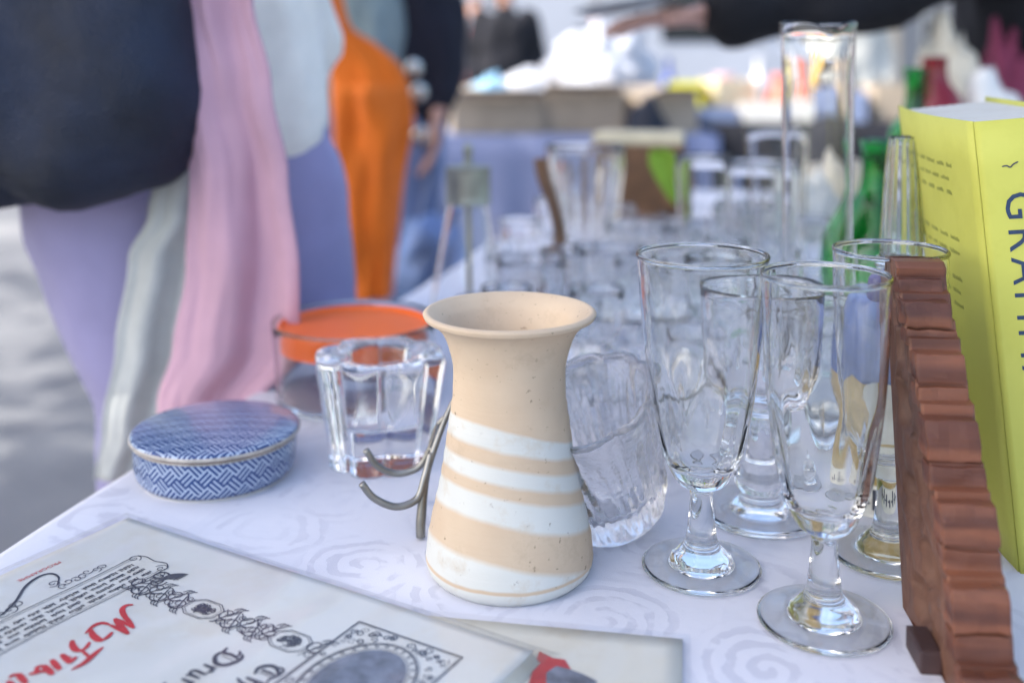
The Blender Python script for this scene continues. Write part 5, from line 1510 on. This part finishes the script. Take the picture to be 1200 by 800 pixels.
# white delivery van, side on
vn = empty('delivery_van', (1.35, 12.6, 0), 'white delivery van parked side-on beyond the stalls', 'van')
side = [(-2.6, .42), (2.35, .42), (2.62, .55), (2.66, .95), (2.35, 1.12), (1.75, 1.28), (1.20, 2.05), (.9, 2.22), (-2.45, 2.28), (-2.6, 2.15)]
V, F = [], []
bv = .06
for y_, ins in ((-.95, bv), (-.95 + bv, 0), (.95 - bv, 0), (.95, bv)):
    cx_, cz_ = 0, 1.2
    for x, z in side:
        V.append((x - math.copysign(ins, x - cx_), y_, z - math.copysign(ins * .8, z - cz_)))
m = len(side)
for j in range(3):
    for k in range(m): F.append((j * m + k, j * m + (k + 1) % m, (j + 1) * m + (k + 1) % m, (j + 1) * m + k))
F.append(tuple(range(m - 1, -1, -1))); F.append(tuple(range(3 * m, 4 * m)))
mesh_obj('van_body', V, F, M['vanwhite'], vn, False)
def polyslab(name, pts, y0, y1, mat, parent):
    n_ = len(pts); V = [(x, y0, z) for x, z in pts] + [(x, y1, z) for x, z in pts]
    F = [tuple(range(n_ - 1, -1, -1)), tuple(range(n_, 2 * n_))] + [(k, (k + 1) % n_, n_ + (k + 1) % n_, n_ + k) for k in range(n_)]
    return mesh_obj(name, V, F, mat, parent, False)
polyslab('side_window', [(.35, 1.32), (1.55, 1.32), (1.12, 1.92), (.35, 1.92)], -.962, -.945, M['darkglass'], vn)
dr = polyslab('sliding_door', [(-1.35, .62), (.10, .62), (.10, 2.0), (-1.35, 2.0)], -.968, -.945, M['vanwhite'], vn)
polyslab('handle', [(-.08, 1.22), (.06, 1.22), (.06, 1.27), (-.08, 1.27)], -.99, -.968, M['rubber'], dr)
polyslab('door', [(.18, .62), (1.62, .62), (1.62, 1.27), (.18, 1.27)], -.968, -.945, M['vanwhite'], vn)
polyslab('sill_trim', [(-2.5, .42), (2.3, .42), (2.3, .52), (-2.5, .52)], -.975, -.945, M['rubber'], vn)
polyslab('headlight', [(2.35, .85), (2.60, .85), (2.60, 1.0), (2.30, 1.0)], -.962, -.90, M['silver'], vn)
for wx in (-1.65, 1.75):
    for sy in (-1, 1):
        wv_ = mesh_obj('wheel', *lathe(smoothprof([(0, -.08), (.22, -.085), (.33, -.09), (.36, -.06), (.36, .06), (.33, .09), (.22, .085), (0, .08)], 3), 36), M['rubber'], vn, True, (wx, sy * .86, .36))
        wv_.rotation_euler = (R(90), 0, 0)
        mesh_obj('rim', *lathe(smoothprof([(0, -.10), (.06, -.10), (.10, -.09), (.20, -.092), (.22, -.084)], 3), 28), M['steel'], wv_)
        mesh_obj('rim', *lathe(smoothprof([(0, .10), (.06, .10), (.10, .09), (.20, .092), (.22, .084)], 3), 28), M['steel'], wv_)

# terrace of buildings closing the view
def building(cx, cy_, wd, h, label, mat, nwin, nst):
    r_ = empty('building', (cx, cy_, 0), label, 'building')
    bevel_box('wall', (wd, 7, h), mat, r_, (0, 0, 0), .03)
    bevel_box('cornice', (wd + .3, .5, .3), M['porcelainwhite'], r_, (0, -3.40, h - .5), .03)
    for s_ in range(nst):
        for k in range(nwin):
            x = -wd / 2 + wd * (k + .5) / nwin; z = .9 + s_ * 3.1
            wdw = bevel_box('window', (1.2, .10, 1.7), M['porcelainwhite'], r_, (x, -3.53, z), .01)
            for q in (-1, 1):
                for p_ in (0, 1): bevel_box('pane', (.50, .02, .74), M['darkglass'], wdw, (q * .28, -.055, .07 + p_ * .81), .004)
            bevel_box('sill', (1.4, .16, .08), M['wall'], wdw, (0, -.06, -.085), .01)
building(-13, 34, 15.8, 9, 'pale rendered building at the left end of the street', M['wall'], 6, 3)
building(3.2, 33, 16, 10.5, 'taller cream building behind the white van', plain('cream_render', (140, 136, 128), .85, 0, .06, 1.2, .2, .01), 6, 3)
building(19.4, 34, 15.8, 9.5, 'grey rendered building at the right end of the street', plain('grey_render', (158, 158, 160), .85, 0, .06, 1.2, .2, .01), 6, 3)

# ------------------------------------------------------------------ tree that shades the stall (its trunk stands left of the frame)
def tree(loc, h, crown_c, crown_r, nclump, nleaf, label, seed, leaf=.075):
    rr = random.Random(seed)
    r_ = empty('street_tree', loc, label, 'tree')
    L0 = Vector(loc)
    mb = MB()
    cc = Vector(crown_c) - L0
    fork = Vector((cc.x * .25, cc.y * .25, h * .42))
    mb.add(tube(spline([(0, 0, -.1), (.03, .02, h * .15), (fork.x * .6, fork.y * .6, h * .3), fork], 5), [.21 - .10 * i / 15 for i in range(16)], 14))
    clumps = []
    for k in range(nclump):
        while True:
            q = Vector((rr.uniform(-1, 1), rr.uniform(-1, 1), rr.uniform(-1, 1)))
            if .25 < q.length < 1: break
        clumps.append(cc + Vector((q.x * crown_r[0], q.y * crown_r[1], q.z * crown_r[2])))
    for k, c in enumerate(clumps):
        if k % 3 == 0:
            mid = fork.lerp(c, .5) + Vector((rr.uniform(-.2, .2), rr.uniform(-.2, .2), .15))
            mb.add(tube(spline([fork, mid, c], 4), [.075 - .055 * i / 8 for i in range(9)], 7))
    mb.build('trunk', M['bark'], r_)
    V, F = [], []
    for c in clumps:
        rad = rr.uniform(.45, .8)
        for k in range(nleaf):
            q = Vector((rr.gauss(0, .45), rr.gauss(0, .45), rr.gauss(0, .35))) * rad
            p = c + q
            a = rr.uniform(0, 2 * PI); tl = rr.uniform(-.7, .7)
            dx = Vector((math.cos(a), math.sin(a), tl)).normalized(); dy = Vector((-math.sin(a), math.cos(a), rr.uniform(-.5, .5))).normalized()
            s_ = leaf * rr.uniform(.7, 1.3)
            b = len(V)
            V += [p - dx * s_, p + dy * s_ * .55, p + dx * s_, p - dy * s_ * .55]
            F.append((b, b + 1, b + 2, b + 3))
    mesh_obj('crown', V, F, M['leaf'], r_, False)
tree((-5.2, -.5, 0), 7.5, (-4.75, -.55, 6.1), (2.9, 2.5, 1.7), 90, 170, 'leafy street tree left of the stall shading it', 1, .085)
tree((-8.6, 3.3, 0), 7.5, (-8.0, 3.1, 6.1), (2.3, 2.3, 1.2), 5, 120, 'smaller leafy street tree further along on the left', 4, .085)

bpy.data.scenes.remove(TMP)
